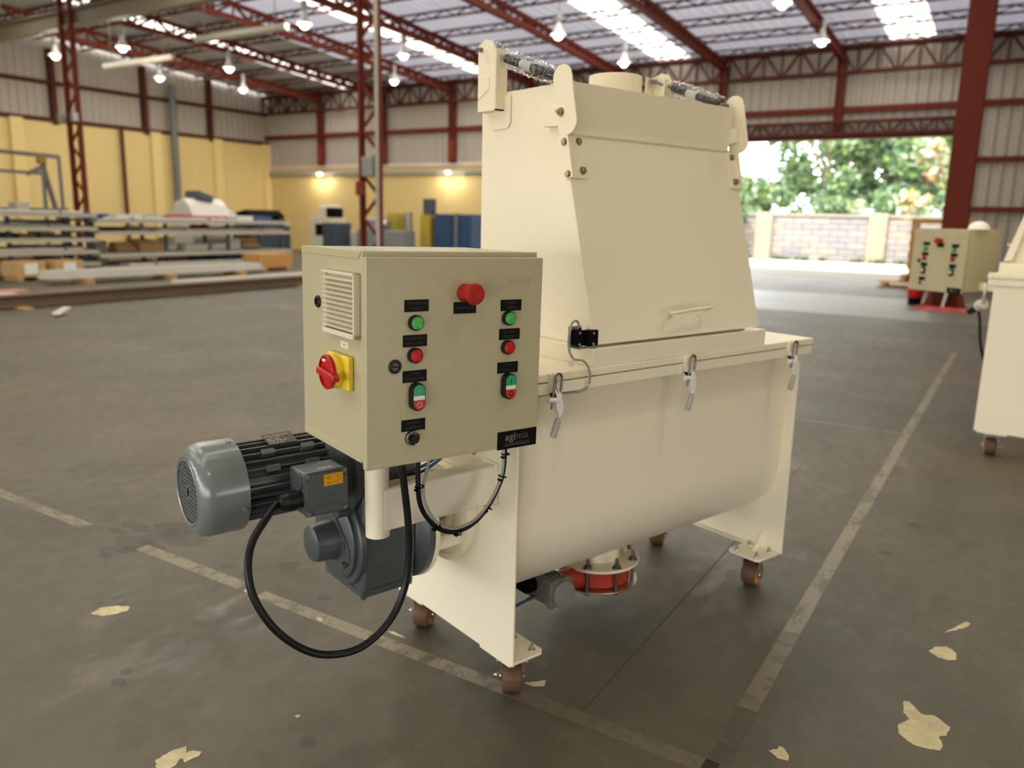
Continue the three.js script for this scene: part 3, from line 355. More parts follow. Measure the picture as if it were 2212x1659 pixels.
function makeMixer(label, o) {
  const { L, fx0, fx1, dz = 0, drive = true } = o;
  const root = thing('mixing_machine', label, 'machine');
  const hx0 = fx0 + 0.027, hx1 = fx1 - 0.049, bx0 = fx0 + 0.0096, bx1 = fx1 - 0.0189;
  // U-shaped trough
  const U = [[-0.032, 0.832]]; for (let i = 0; i <= 36; i++) { const t = Math.PI * i / 36; U.push([zAxis + 0.245 * Math.cos(t), 0.455 - 0.245 * Math.sin(t)]); } U.push([-0.522, 0.832]);
  part('trough', toCreasedNormals(plateX(U, 0.004, L - 0.004), 0.5), M.cream, root);
  const ep = [[0, 0.1175], [0, 0.81], [-0.5542, 0.81], [-0.5542, 0.1175]];
  part('end_plate', [plateX(ep, 0, 0.006, 0.0008), span(0.004, 0.03, 0.1175, 0.1215, -0.545, -0.01)], M.cream, root);
  part('end_plate', [plateX(ep, L - 0.006, L, 0.0008), span(L - 0.03, L - 0.004, 0.1175, 0.1215, -0.545, -0.01)], M.cream, root);
  // weld seams: trough to the end plates, collar
  const weld = (pts, r, n) => { const g = []; for (let i = 0; i < n; i++) { const k = i / (n - 1) * (pts.length - 1), j = Math.min(Math.floor(k), pts.length - 2), f = k - j; g.push(new THREE.SphereGeometry(r * rr(0.8, 1.15), 6, 4).translate(pts[j][0] + (pts[j + 1][0] - pts[j][0]) * f, pts[j][1] + (pts[j + 1][1] - pts[j][1]) * f, pts[j][2] + (pts[j + 1][2] - pts[j][2]) * f)); } return g; };
  part('weld_seam', weld(U.slice(0, 22).map(([z, y]) => [L - 0.007, y, z + (z > zAxis ? 0.001 : 0)]), 0.0035, 130), M.cream, root);
  // feet
  for (const [x0, s] of [[0.001, 1], [L - 0.001, -1]]) for (const z0 of [-0.012, -0.542]) {
    const t = z0 > -0.3 ? -1 : 1, a = x0 + s * 0.116, zz = z0 + t * 0.124;
    part('foot_plate', plateY([[x0, z0], [a - s * 0.012, z0], [a, z0 + t * 0.012], [a, zz - t * 0.012], [a - s * 0.012, zz], [x0, zz]].map(([x, z]) => [x, z]), 0.1095, 0.1175, 0.001), M.cream, root);
    const gx = [[x0 + s * 0.005, 0.1175], [x0 + s * 0.06, 0.1175], [x0 + s * 0.056, 0.124], [x0 + s * 0.012, 0.178], [x0 + s * 0.005, 0.178]];
    part('gusset', extrude(shapeOf(gx), 0.006, 0.0008).translate(0, 0, z0 + t * 0.062 - 0.003), M.cream, root);
    for (const u of [0.024, 0.092]) for (const w of [0.024, 0.1]) part('foot_bolt', stud(V(x0 + s * u, 0.1175, z0 + t * w), Y, 0.0075, 0.017), M.steel, root);
  }
  const sw = o.swivel ?? [0.62, 0.1, 0.5, 0.25];
  addCaster(root, 0.058, -0.07, 0.86); addCaster(root, L - 0.058, -0.07, 0.2); addCaster(root, 0.058, -0.49, 0.62); addCaster(root, L - 0.058, -0.49, 0.5);
  // rim and lid
  part('rim', span(-0.012, L + 0.012, 0.8025, 0.8305, -0.5815, 0.0265, 0.002), M.cream, root);
  part('lid', span(-0.0147, L + 0.0147, 0.8325, 0.8518, -0.584, 0.0295, 0.003), M.cream, root);
  // hopper: its own sub-frame may sit further back
  const H = new THREE.Group(); H.name = 'hopper'; H.position.set(0, 0, dz); root.add(H);
  part('flange', span(fx0, fx1, 0.8518, 0.8968, -0.503, 0.0255, 0.0016), M.cream, H);
  part('shell', plateX([[-0.4766, 0.8968], [-0.4766, 1.5249], [-0.1092, 1.5249], [-0.1193, 1.4032], [-0.012, 0.8968]], hx0, hx1, 0.0015), M.cream, H);
  part('corner_weld', [...weld([[hx0 + 0.003, 1.5249, -0.45], [hx0 + 0.003, 1.5249, -0.115]], 0.0035, 60)], M.cream, H);
  part('inlet_pipe', toCreasedNormals(new THREE.LatheGeometry([[0.0735, 0], [0.0735, 0.067], [0.0705, 0.068], [0.0695, 0.067], [0.0695, 0.002]].map((p) => new THREE.Vector2(...p)), 48), 0.5).translate((hx0 + hx1) / 2, 1.5249, -0.28), M.cream, H);
  // door: a folded tray over the sloping front
  const dP = (e, y) => { const t = (1.4032 - y) / (1.4032 - 0.9047); return [-0.1193 + t * 0.1328 + e, y]; };
  const door = part('door', [plateX([dP(0, 1.4032), dP(0.0, 0.9047), dP(-0.012, 0.9047), dP(-0.011, 1.4032)], bx0, bx1, 0.0015), plateX([dP(-0.01, 1.4), dP(-0.01, 0.906), dP(-0.032, 0.906), dP(-0.028, 1.4)], bx0, bx0 + 0.003, 0.0006), plateX([dP(-0.01, 1.4), dP(-0.01, 0.906), dP(-0.032, 0.906), dP(-0.028, 1.4)], bx1 - 0.003, bx1, 0.0006), plateX([[-0.1155, 1.4035], [-0.114, 1.4075], [-0.122, 1.4075], [-0.122, 1.4035]], bx0 + 0.02, bx1 - 0.02, 0.0005)], M.cream, H);
  const hb = 0.045, hxm = bx0 + 0.3;
  part('handle', tube([[hxm - 0.002, 0.957, -0.002], [hxm - 0.026, 0.966, 0.012], [hxm - 0.046, 0.9705, 0.036], [hxm - 0.03, 0.972, 0.043], [hxm + 0.03, 0.975, 0.0425], [hxm + 0.1, 0.9775, 0.041], [hxm + 0.1125, 0.977, 0.039], [hxm + 0.112, 0.968, 0.018], [hxm + 0.109, 0.9555, -0.003]], 0.0048, 110, 12, 0.3), M.cream, door);
  for (const s of [0, 1]) {
    const xm = (v) => (s ? hx0 + hx1 - v : v), pl = (pts, a, b, bev, ho) => plateX(pts, Math.min(xm(a), xm(b)), Math.max(xm(a), xm(b)), bev, ho), out = s ? X : NX;
    // post with its foot plate
    part('spring_post', [pl([[-0.452, 1.479], [-0.377, 1.479], [-0.377, 1.634], [-0.39, 1.652], [-0.42, 1.66], [-0.452, 1.648]], hx0 - 0.034, hx0 - 0.0305, 0.0006), pl([[-0.452, 1.479], [-0.4485, 1.479], [-0.4485, 1.648], [-0.452, 1.648]], hx0 - 0.033, hx0 + 0.004), pl([[-0.377, 1.479], [-0.3735, 1.479], [-0.3735, 1.634], [-0.377, 1.634]], hx0 - 0.033, hx0 + 0.004), pl([[-0.452, 1.479], [-0.3735, 1.479], [-0.3735, 1.4825], [-0.452, 1.4825]], hx0 - 0.033, hx0), pl([[-0.448, 1.51], [-0.4, 1.535], [-0.4, 1.565], [-0.448, 1.565]], hx0 - 0.036, hx0 - 0.034)], M.cream, H);
    part('post_plate', [pl([[-0.425, 1.434], [-0.36, 1.434], [-0.347, 1.447], [-0.347, 1.518], [-0.425, 1.518]], hx0 - 0.005, hx0 - 0.0002, 0.0008)], M.cream, H);
    const mirrored = (g) => g;
    const arm = []; for (let i = 0; i <= 8; i++) { const t = Math.PI * (1.05 - i / 8 * 1.0); arm.push([-0.125 + 0.0325 * Math.cos(t), 1.5345 + 0.0285 * Math.sin(t)]); }
    const low = []; for (let i = 0; i <= 6; i++) { const t = -0.1 - 1.25 * i / 6; low.push([-0.1 + 0.0315 * Math.cos(t), 1.4335 + 0.0335 * Math.sin(t)]); }
    part('hinge_arm', [pl([...arm, ...low, [-0.098, 1.4], [-0.0755, 1.302], [-0.1, 1.294], [-0.13, 1.404]], hx0 - 0.0255, hx0 - 0.0205, 0.0008), (() => { const e0 = dP(0.0005, 1.4), e1 = dP(0.0005, 1.3), e2 = dP(0.005, 1.3), e3 = dP(0.005, 1.4); return s ? plateX([e0, e1, e2, e3], bx1 - 0.045, bx1 + 0.001, 0.0006) : plateX([e0, e1, e2, e3], bx0 - 0.0005, bx0 + 0.055, 0.0006); })()], M.cream, H);
    part('pivot_block', [pl([[-0.195, 1.424], [-0.128, 1.422], [-0.1, 1.43], [-0.1, 1.468], [-0.195, 1.471]], hx0 - 0.0195, hx0 + 0.001, 0.002)], M.cream, H);
    part('pivot_bolt', stud(V(xm(hx0 - 0.0255), 1.454, -0.124), out, 0.0085, 0.016), M.brass, H);
    for (const [z, y] of [[-0.109, 1.384], [-0.0915, 1.3085]]) part('bolt', hexBolt(V(xm(hx0 - 0.0255), y, z), out, 0.0078, 0.006), M.brass, H);
    const xb = s ? [bx1 - 0.022, bx1 - 0.022] : [bx0 + 0.041, bx0 + 0.0405];
    part('bolt', hexBolt(V(xb[0], 1.3887, -0.1107), DOOR_N, 0.0078, 0.006), M.brass, H); part('bolt', stud(V(xb[1], 1.3187, -0.092), DOOR_N, 0.0078, 0.011), M.brass, H);
  }
  for (const x of o.springs ?? [hx0 - 0.04, hx1 + 0.02]) {
    const near = x < (hx0 + hx1) / 2;
    gasSpring(H, V(near ? hx0 - 0.022 : hx1 + 0.02, 1.636, -0.437), V(near ? hx0 - 0.004 : hx1 + 0.006, 1.536, -0.148), near ? 3 : 17);
  }
  for (const x of o.latches) addLatch(root, x);
  if (drive) {   // carrying arm and post of the control cabinet; lantern between the gear motor and the trough
    part('support_arm', [span(-0.315, 0.001, 0.523, 0.62, -0.124, -0.07, 0.006), span(-0.008, 0.0, 0.519, 0.624, -0.128, -0.066, 0.002)], M.cream, root);
    part('support_post', [rod(V(-0.315, 0.508, -0.097), V(-0.315, 0.76, -0.097), 0.0265, 0.0265, 36), ...weld([[-0.29, 0.52, -0.088], [-0.29, 0.615, -0.088]], 0.0035, 34)], M.cream, root);
    const ring = (x0, x1, R, r) => lathe([[r, 0], [R - 0.001, 0], [R, 0.001], [R, x1 - x0 - 0.001], [R - 0.001, x1 - x0], [r, x1 - x0], [r, 0]], V(x0, 0.445, zAxis), X, 64);
    part('collar', [ring(-0.03, 0.001, 0.128, 0.112), ring(-0.022, -0.018, 0.113, 0.02), ring(-0.03, 0.0, 0.05, 0.02)], M.cream, root);
    const cw = []; for (let i = 0; i <= 60; i++) { const t = Math.PI * 2 * i / 60; cw.push([-0.002, 0.445 + 0.13 * Math.cos(t), zAxis + 0.13 * Math.sin(t)]); }
    part('weld_seam', weld(cw, 0.0042, 130), M.cream, root);
    part('motor_flange', ring(-0.134, -0.122, 0.142, 0.06), M.cream, root);
    for (const t of [0.55, 2.05, 3.6, 5.2]) part('standoff', rod(V(-0.124, 0.445 + 0.098 * Math.cos(t), zAxis + 0.098 * Math.sin(t)), V(-0.003, 0.445 + 0.098 * Math.cos(t), zAxis + 0.098 * Math.sin(t)), 0.016, 0.016, 24), M.cream, root);
    part('shaft', rod(V(-0.13, 0.445, zAxis), V(0, 0.445, zAxis), 0.024, 0.024, 28), M.steel, root);
    part('flange_screw', [...stud(V(-0.122, 0.538, -0.19), X, 0.006, 0.012), ...hexBolt(V(-0.136, 0.349, -0.2), NX, 0.0085, 0.016)], M.brass, root);
  }
  return root;
}
const mixer = makeMixer('big cream mixing machine on casters with a sloping hopper, in the middle of the hall', { L: 1.1616, fx0: 0.2116, fx1: 0.9163, latches: [0.0745, 0.556, 1.0435] });

// safety switch of the hopper door with its grey lead
{
  const t = thing('safety_switch', 'small black door switch at the lower left corner of the hopper door', 'switch', V(0.2, 0.8968, 0.0));
  const q = (x0, x1, y0, y1, z0, z1, r = 0.001) => span(x0, x1, y0, y1, z0, z1, r);
  part('bracket', [q(-0.031, 0.012, 0.002, 0.052, -0.024, -0.022, 0.0006), q(-0.031, 0.012, 0.0005, 0.003, -0.024, 0.012, 0.0006)], M.galv, t, 'bare folded metal bracket');
  part('sensor_body', [q(-0.022, 0.0, 0.007, 0.044, -0.022, 0.002), q(-0.012, -0.005, 0.044, 0.05, -0.014, -0.005)], M.matteBlack, t);
  part('actuator', [q(0.004, 0.019, 0.005, 0.043, -0.01, 0.014), q(0.019, 0.034, 0.006, 0.044, -0.01, 0.0145)], M.matteBlack, t);
  for (const [x, y, z] of [[-0.017, 0.011, 0.002], [-0.017, 0.038, 0.002], [0.017, 0.011, 0.0145], [0.017, 0.037, 0.0145]]) part('screw', [lathe([[0, 0], [0.0035, 0], [0.0035, 0.0018], [0.0022, 0.0028], [0, 0.0028]], V(x, y, z), Z, 16)], M.zinc, t);
  const c = tag(part('sensor_cable', [...tube([[0.189, 0.944, -0.009], [0.187, 0.9575, -0.008], [0.174, 0.965, -0.004], [0.156, 0.96, 0.002], [0.1445, 0.947, 0.01], [0.1355, 0.9232, 0.015], [0.1348, 0.8964, 0.021], [0.1431, 0.8792, 0.029], [0.1634, 0.8756, 0.0345], [0.1777, 0.8621, 0.038], [0.1847, 0.8421, 0.04], [0.186, 0.8194, 0.0385], [0.179, 0.804, 0.034], [0.164, 0.7975, 0.024], [0.14, 0.796, 0.012], [0.06, 0.795, -0.005]], 0.0028, 140, 10)], M.greyCable, scene), 'thin grey lead curling from the black door switch down over the lid edge', 'cable'); c.name = numbered('sensor_cable');
  part('cable_tie', [span(0.131, 0.145, 0.862, 0.876, 0.0215, 0.0245, 0.001), rod(V(0.1405, 0.8775, 0.026), V(0.1445, 0.883, 0.029), 0.0033)], M.cream, c); part('cable_tie', [span(0.172, 0.19, 0.808, 0.826, 0.0265, 0.03, 0.001), rod(V(0.184, 0.812, 0.0365), V(0.1845, 0.816, 0.0385), 0.0036), rod(V(0.184, 0.815, 0.039), V(0.193, 0.817, 0.042), 0.001)], M.cream, c);
}
// ---------------------------------------------------------------- control cabinet: u right, v up, w out of the door; origin at the lower left corner of the door front
function plate(text, w, h, lines, opt = {}) { return canvasTex(512, Math.round(512 * h / w), (c, W, Hh) => { c.fillStyle = opt.bg ?? '#050505'; c.fillRect(0, 0, W, Hh); c.fillStyle = opt.fg ?? '#34352f'; c.textAlign = 'center'; c.textBaseline = 'middle'; lines.forEach((s, i) => { c.font = `${opt.weight ?? 'bold'} ${opt.px ?? 66}px sans-serif`; c.fillText(s, W / 2, Hh * (i + 0.5 + (lines.length === 1 ? 0 : 0.0)) / lines.length * 0.86 + Hh * 0.07, W * 0.9); }); }); }
function printed(w, h, d, tex, rough = 0.4, side = M.matteBlack) {   // a small box with print on its +z face
  const b = new THREE.BoxGeometry(w, h, d), mats = [side, side, side, side, phys(0xffffff, rough, { map: tex, specularIntensity: 0.3 }), side]; return new THREE.Mesh(b, mats);
}
function addPrinted(name, parent, x, y, z, w, h, d, tex, label, side, ry = 0) { const m = printed(w, h, d, tex, 0.42, side); m.name = name; m.position.set(x, y, z + (ry ? 0 : d / 2)); m.rotation.y = ry; m.castShadow = m.receiveShadow = true; if (label) m.userData.label = label; parent.add(m); return m; }
function makeCabinet(label) {
  const t = thing('control_cabinet', label, 'cabinet', V(-0.4464, 0.7313, 0.1), -0.0353); t.rotation.z = -0.013;
  const W = 0.405, Hd = 0.396, b0 = 0.002, b1 = 0.404, D = 0.276, y0 = 0.011, y1 = 0.4053;
  part('body', [span(b0, b1, y0, y1, -0.02 - D, -0.0195, 0.0022), span(b0 + 0.006, b1 - 0.006, y0 + 0.006, y1 - 0.008, -0.02, -0.0155), plateX([[-0.293, y1 + 0.0006], [-0.0215, y1 + 0.0006], [-0.0215, y1 - 0.002], [-0.034, y1 - 0.0135], [-0.293, y1 - 0.0135]], b0 - 0.0016, b0 + 0.004, 0.0005), plateX([[-0.293, y0 - 0.0004], [-0.0215, y0 - 0.0004], [-0.034, y0 + 0.0125], [-0.293, y0 + 0.0125]], b0 - 0.0016, b0 + 0.004, 0.0005), span(b0 + 0.002, b1 - 0.002, y1 - 0.004, y1 + 0.0012, -0.024, -0.0185, 0.001)], M.beige, t);
  const door = part('door', [rbox(W, Hd, 0.0155, 0.0022, W / 2, Hd / 2, -0.00775, 0, 0, 0, 3), letters('LUKBOX', 0.0105, 0.0009).translate(0.345, 0.350, 0), (() => { const g = new THREE.TorusGeometry(0.027, 0.0011, 8, 60); g.scale(1, 0.34, 0.55); return g.translate(0.3475, 0.350, 0); })()], M.beige, t);
  const tags = [[0.104, 0.307, ['MISTURADOR', 'LIGADO']], [0.1012, 0.2409, ['MISTURADOR', 'DESLIGADO']], [0.1012, 0.173, ['LIG/DES', 'MISTURADOR']], [0.0991, 0.0777, ['CONTROLE', 'VELOCIDADE']], [0.2121, 0.2994, ['EMERGENCIA']], [0.3245, 0.3007, ['VALVULA', 'ABERTA']], [0.3226, 0.2416, ['VALVULA', 'FECHADA']], [0.3206, 0.1725, ['LIG/DES', 'VALVULA']]];
  for (const [x, y, s] of tags) addPrinted('legend_plate', t, x, y, 0, 0.0515, 0.0225, 0.0016, plate('', 0.0515, 0.0225, s), 'black plate engraved ' + s.join(' '), M.matteBlack);
  addPrinted('maker_plate', t, 0.3515, 0.0165, 0, 0.1025, 0.0385, 0.0014, canvasTex(1024, 384, (c, w, h) => { c.fillStyle = '#040404'; c.fillRect(0, 0, w, h); c.fillStyle = '#77746a'; c.textBaseline = 'alphabetic'; c.textAlign = 'left'; c.font = 'bold 200px sans-serif'; c.fillText('agi', 185, 205); const x = 185 + c.measureText('agi').width; c.font = '200px sans-serif'; c.fillStyle = '#5f5d55'; c.fillText('mix', x + 4, 205); c.fillRect(185, 258, 665, 6); c.font = 'bold 46px sans-serif'; c.fillStyle = '#6b685f'; c.fillText('SOLUÇÕES E EQUIPAMENTOS INDUSTRIAIS', 185, 322, 665); }), 'black plate reading agimix', M.matteBlack);
  const lamp = (x, y, lens, what) => {
    const g = part('pilot_light', [lathe([[0, 0], [0.0145, 0], [0.0148, 0.003], [0.0148, 0.0085], [0.0138, 0.011], [0.0125, 0.0112], [0.0123, 0.004], [0, 0.004]], V(x, y, 0), Z, 40)], M.black, t, what);
    part('lens', lathe([[0, 0.003], [0.0123, 0.003], [0.0123, 0.0118], [0.0118, 0.0128], [0.0105, 0.0133], [0, 0.0136]], V(x, y, 0), Z, 40), lens, g);
  };
  lamp(0.1005, 0.2752, M.lensGreen, 'green pilot light'); lamp(0.0995, 0.2133, M.lensRed, 'red pilot light'); lamp(0.3168, 0.2747, M.lensGreen, 'green pilot light'); lamp(0.3168, 0.215, M.lensRed, 'red pilot light');
  const es = part('emergency_stop', lathe([[0, 0], [0.0145, 0], [0.0165, 0.002], [0.0175, 0.006], [0.0165, 0.014], [0.0158, 0.02], [0.0168, 0.0255], [0.0192, 0.029], [0.0206, 0.0325], [0.0207, 0.038], [0.0198, 0.0405], [0.0175, 0.0416], [0.0105, 0.0418], [0.01, 0.0412], [0, 0.0412]], V(0.2106, 0.3285, 0), Z, 56), M.stopRed, t, 'red mushroom push button');
  part('collar', lathe([[0, 0], [0.0178, 0], [0.0178, 0.003], [0, 0.003]], V(0.2106, 0.3285, 0), Z, 40), M.brass, es);
  const dual = (x, y, dark) => {
    const cap = (r, hh) => { const s = new THREE.Shape(); s.absarc(0, hh, r, 0, Math.PI); s.absarc(0, -hh, r, Math.PI, Math.PI * 2); return s; };
    const g = part('double_push_button', extrude(cap(0.0145, 0.0125), 0.016, 0.0015, 2, 20).translate(x, y, 0), M.black, t, 'green and red push button pair in a black housing');
    const half = (s) => { const q = new THREE.Shape(); if (s > 0) { q.moveTo(0.0118, 0.0035); q.lineTo(0.0118, 0.0125); q.absarc(0, 0.0125, 0.0118, 0, Math.PI); q.lineTo(-0.0118, 0.0035); } else { q.moveTo(-0.0118, -0.0055); q.lineTo(-0.0118, -0.0125); q.absarc(0, -0.0125, 0.0118, Math.PI, 2 * Math.PI); q.lineTo(0.0118, -0.0055); } return q; };
    part('green_button', extrude(half(1), 0.003, 0.0005, 2, 20).translate(x, y, 0.0152), M.keyGreen, g); part('red_button', extrude(half(-1), 0.003, 0.0005, 2, 20).translate(x, y, 0.0152), M.keyRed, g);
    part('window', rbox(0.0236, 0.0086, 0.003, 0.0008, x, y - 0.001, 0.0166), M.white, g);
    const ink = dark ? M.matteBlack : std([0.35, 0.36, 0.3], 0.5);
    part('mark', [box(0.0018, 0.0075, 0.0004, x, y + 0.0125, 0.0183), new THREE.TorusGeometry(0.0048, 0.0009, 6, 30).scale(1, 1, 0.3).translate(x, y - 0.0142, 0.0182)], ink, g);
  };
  dual(0.1025, 0.1345, false); dual(0.319, 0.1345, true);
  const lk = part('lock', lathe([[0, 0], [0.0135, 0], [0.0135, 0.002], [0.0115, 0.004], [0.0085, 0.0042], [0.0083, 0.0025], [0, 0.0025]], V(0.0586, 0.1945, 0), Z, 36), M.black, t, 'round black quarter-turn lock');
  part('lock_core', [lathe([[0, 0.002], [0.0075, 0.002], [0.0075, 0.0032], [0, 0.0034]], V(0.0586, 0.1945, 0), Z, 28)], std([0.12, 0.11, 0.095], 0.5, 0.8), lk); part('slot', box(0.0135, 0.0022, 0.0008, 0.0586, 0.1945, 0.0034, 0, 0, -0.2), M.matteBlack, lk);
  const pot = part('speed_dial', lathe([[0, 0], [0.0148, 0], [0.0148, 0.002], [0.0138, 0.004], [0, 0.004]], V(0.0963, 0.0526, 0), Z, 40), M.black, t, 'round speed dial with a chrome ring');
  part('chrome_ring', lathe([[0.0122, 0.004], [0.0142, 0.004], [0.0138, 0.0065], [0.0128, 0.007], [0.0122, 0.0055]], V(0.0963, 0.0526, 0), Z, 44), M.chrome, pot);
  const ticks = []; for (let i = 0; i < 11; i++) { const a = (-0.75 + 1.5 * i / 10) * Math.PI; ticks.push(box(0.0009, 0.0022, 0.0003, 0.0963 + 0.0096 * Math.sin(a), 0.0526 + 0.0096 * Math.cos(a), 0.0043, 0, 0, -a)); }
  part('scale_mark', ticks, M.white, pot);
  part('knob', lathe([[0, 0.004], [0.0062, 0.004], [0.0066, 0.006], [0.006, 0.0155], [0.0052, 0.0168], [0, 0.017]], V(0.0963, 0.0526, 0), Z, 18), M.black, pot);
  // left side: louvred vent, plug, rotary switch (outward is -u)
  const v = new THREE.Group(); v.name = 'vent_grille'; v.userData.label = 'cream louvred plastic vent'; t.add(v);
  part('vent_frame', [span(b0 - 0.0025, b0, 0.2445, 0.365, -0.166, -0.0255, 0.001), span(b0 - 0.014, b0, 0.3605, 0.365, -0.166, -0.0255, 0.001), span(b0 - 0.014, b0, 0.2445, 0.2545, -0.166, -0.0255, 0.001), span(b0 - 0.014, b0, 0.2445, 0.365, -0.0305, -0.0255, 0.001), span(b0 - 0.008, b0, 0.2445, 0.365, -0.166, -0.163, 0.001)], M.vent, v);
  for (let i = 0; i < 11; i++) part('slat', plateX([[0, 0], [0, 0.0016], [0.134, 0.0016], [0.134, 0]], -0.0145, 0.0).applyMatrix4(M4().makeRotationZ(0.5)).translate(b0 - 0.0015, 0.2652 + i * 0.0091, -0.1635), M.vent, v);
  part('vent_plug', lathe([[0, 0], [0.0125, 0], [0.0125, 0.002], [0.0105, 0.0045], [0.0065, 0.0045], [0.006, 0.001], [0, 0.001]], V(b0, 0.298, -0.2134), NX, 36), M.black, t, 'round black rubber plug');
  addPrinted('sticker', t, b0 - 0.0004, 0.2265, -0.094, 0.034, 0.0125, 0.0006, canvasTex(256, 96, (c, w, h) => { c.fillStyle = '#dad4bf'; c.fillRect(0, 0, w, h); c.fillStyle = '#6d6a60'; c.font = 'bold 44px sans-serif'; c.textAlign = 'center'; c.fillText('380v', w / 2, 64); }), 'small pale sticker reading 380v', M.white, -Math.PI / 2);
  const sw = part('isolator_switch', [rbox(0.013, 0.066, 0.094, 0.004, b0 - 0.0065, 0.1755, -0.1005), lathe([[0, 0], [0.032, 0], [0.033, 0.003], [0.0325, 0.014], [0.031, 0.0165], [0.022, 0.017], [0, 0.017]], V(b0 - 0.012, 0.1755, -0.1005), NX, 48)], M.yellow, t, 'yellow and red rotary main switch');
  part('red_dial', [lathe([[0.0, 0.0165], [0.0315, 0.0165], [0.033, 0.018], [0.0335, 0.024], [0.0315, 0.0255], [0.029, 0.0255], [0.0285, 0.0215], [0, 0.0215]], V(b0 - 0.012, 0.1755, -0.1005), NX, 52), rbox(0.017, 0.0145, 0.07, 0.004, b0 - 0.038, 0.174, -0.09, 0.1, 0, 0), rbox(0.014, 0.011, 0.02, 0.003, b0 - 0.04, 0.1715, -0.054, 0.1, 0, 0)], M.redPlastic, sw);
  part('padlock_slot', [box(0.004, 0.005, 0.011, b0 - 0.0355, 0.1975, -0.108)], M.white, sw);
  return t;
}
const cabinet = makeCabinet('beige control cabinet with red emergency stop, carried on the post before the cream mixer');
// ---------------------------------------------------------------- gear motor
{
  const yM = 0.626, t = thing('gear_motor', 'dark grey gear motor with ribbed body and round fan cowl', 'motor', V(0, 0, 0));
  // gearbox
  const gb = []; for (const [z, y] of [[-0.368, 0.322], [-0.186, 0.322], [-0.172, 0.4], [-0.168, 0.6], [-0.17, 0.7], [-0.2, 0.745], [-0.35, 0.745], [-0.395, 0.7], [-0.406, 0.6], [-0.41, 0.5], [-0.404, 0.42], [-0.39, 0.36]]) gb.push([z, y]);
  part('gearbox', [plateX(gb, -0.31, -0.168, 0.007), plateX([[-0.37, 0.318], [-0.184, 0.318], [-0.18, 0.336], [-0.374, 0.336]], -0.313, -0.172, 0.003), lathe([[0, 0], [0.116, 0], [0.118, 0.002], [0.118, 0.014], [0.114, 0.018], [0, 0.018]], V(-0.306, 0.447, zAxis), NX, 64), lathe([[0, 0], [0.1, 0], [0.101, 0.01], [0.096, 0.013], [0, 0.013]], V(-0.322, 0.447, zAxis), NX, 56), ...[0.0].map(() => rod(V(-0.3, 0.31, -0.196), V(-0.3, 0.322, -0.196), 0.008, 0.008, 8))], M.grey, t);
  part('output_flange', [lathe([[0.03, 0], [0.105, 0], [0.112, 0.006], [0.138, 0.018], [0.14, 0.02], [0.14, 0.034], [0.03, 0.034]], V(-0.17, 0.445, zAxis), X, 64)], M.grey, t);
  const lug = plateX([[-0.345, 0.44], [-0.322, 0.5], [-0.272, 0.522], [-0.2, 0.452], [-0.192, 0.44], [-0.192, 0.41], [-0.32, 0.372], [-0.345, 0.4]], -0.339, -0.333, 0.0012, [[-0.212, 0.446, 0.0055]]);
  part('bearing_cap', [lug, lathe([[0, 0], [0.05, 0], [0.05, 0.004], [0.0475, 0.01], [0.0455, 0.045], [0.042, 0.054], [0.034, 0.0575], [0, 0.058]], V(-0.337, 0.444, zAxis), NX, 48), rod(V(-0.339, 0.402, -0.21), V(-0.349, 0.402, -0.21), 0.0075, 0.0075, 20)], M.grey, t);
  part('motor_adapter', [lathe([[0, 0], [0.118, 0], [0.12, 0.003], [0.12, 0.014], [0.117, 0.017], [0.098, 0.02], [0.094, 0.03], [0.088, 0.042], [0, 0.042]], V(-0.312, yM, zAxis), NX, 60), rod(V(-0.32, 0.535, -0.205), V(-0.36, 0.535, -0.205), 0.012, 0.012, 6), rod(V(-0.32, 0.54, -0.245), V(-0.352, 0.54, -0.245), 0.011, 0.011, 6)], M.grey, t);
  // motor
  const m = new THREE.Group(); m.name = 'motor'; t.add(m);
  const fins = [rod(V(-0.575, yM, zAxis), V(-0.352, yM, zAxis), 0.07, 0.07, 48), rod(V(-0.372, yM, zAxis), V(-0.352, yM, zAxis), 0.082, 0.085, 48)];
  for (let i = 0; i < 28; i++) { const a = (i + 0.5) / 28 * Math.PI * 2, tall = i % 8 === 3 || i % 8 === 4; const g = box(0.2, 0.017, 0.0034, 0, 0.0775, 0); g.rotateX(a); fins.push(g.translate(-0.468, yM, zAxis)); }
  for (const x of [-0.505, -0.415]) for (const a of [0.6, 1.05]) { const g = rbox(0.03, 0.02, 0.014, 0.002, 0, 0.083, 0); g.rotateX(a); fins.push(g.translate(x, yM, zAxis)); }
  part('cooling_fins', fins, M.grey, m);
  part('fan_cowl', lathe([[0.066, 0.0], [0.072, 0.0], [0.074, -0.0025], [0.077, -0.002], [0.088, 0.004], [0.096, 0.013], [0.1, 0.027], [0.1, 0.095], [0.0985, 0.0955], [0.0965, 0.09]], V(-0.66, yM, zAxis), X, 72), M.greyCowl, m);
  const blades = [rod(V(-0.645, yM, zAxis), V(-0.6, yM, zAxis), 0.024, 0.026, 24), lathe([[0, 0], [0.076, 0], [0.076, 0.003], [0, 0.003]], V(-0.612, yM, zAxis), X, 40)]; for (let i = 0; i < 9; i++) { const g = rbox(0.034, 0.056, 0.004, 0.001, -0.628, 0.05, 0); g.rotateX(i / 9 * Math.PI * 2); blades.push(g.translate(0, yM, zAxis)); }
  part('fan_wheel', blades, M.black, m, 'black plastic fan behind the grille');
  const bars = []; for (let i = -7; i <= 7; i++) { const o = i * 0.0094, h = Math.sqrt(Math.max(0.0001, 0.0685 ** 2 - o * o)); bars.push(box(0.002, 2 * h, 0.0021, -0.6595, yM, zAxis + o), box(0.002, 0.0021, 2 * h, -0.6592, yM + o, zAxis)); }
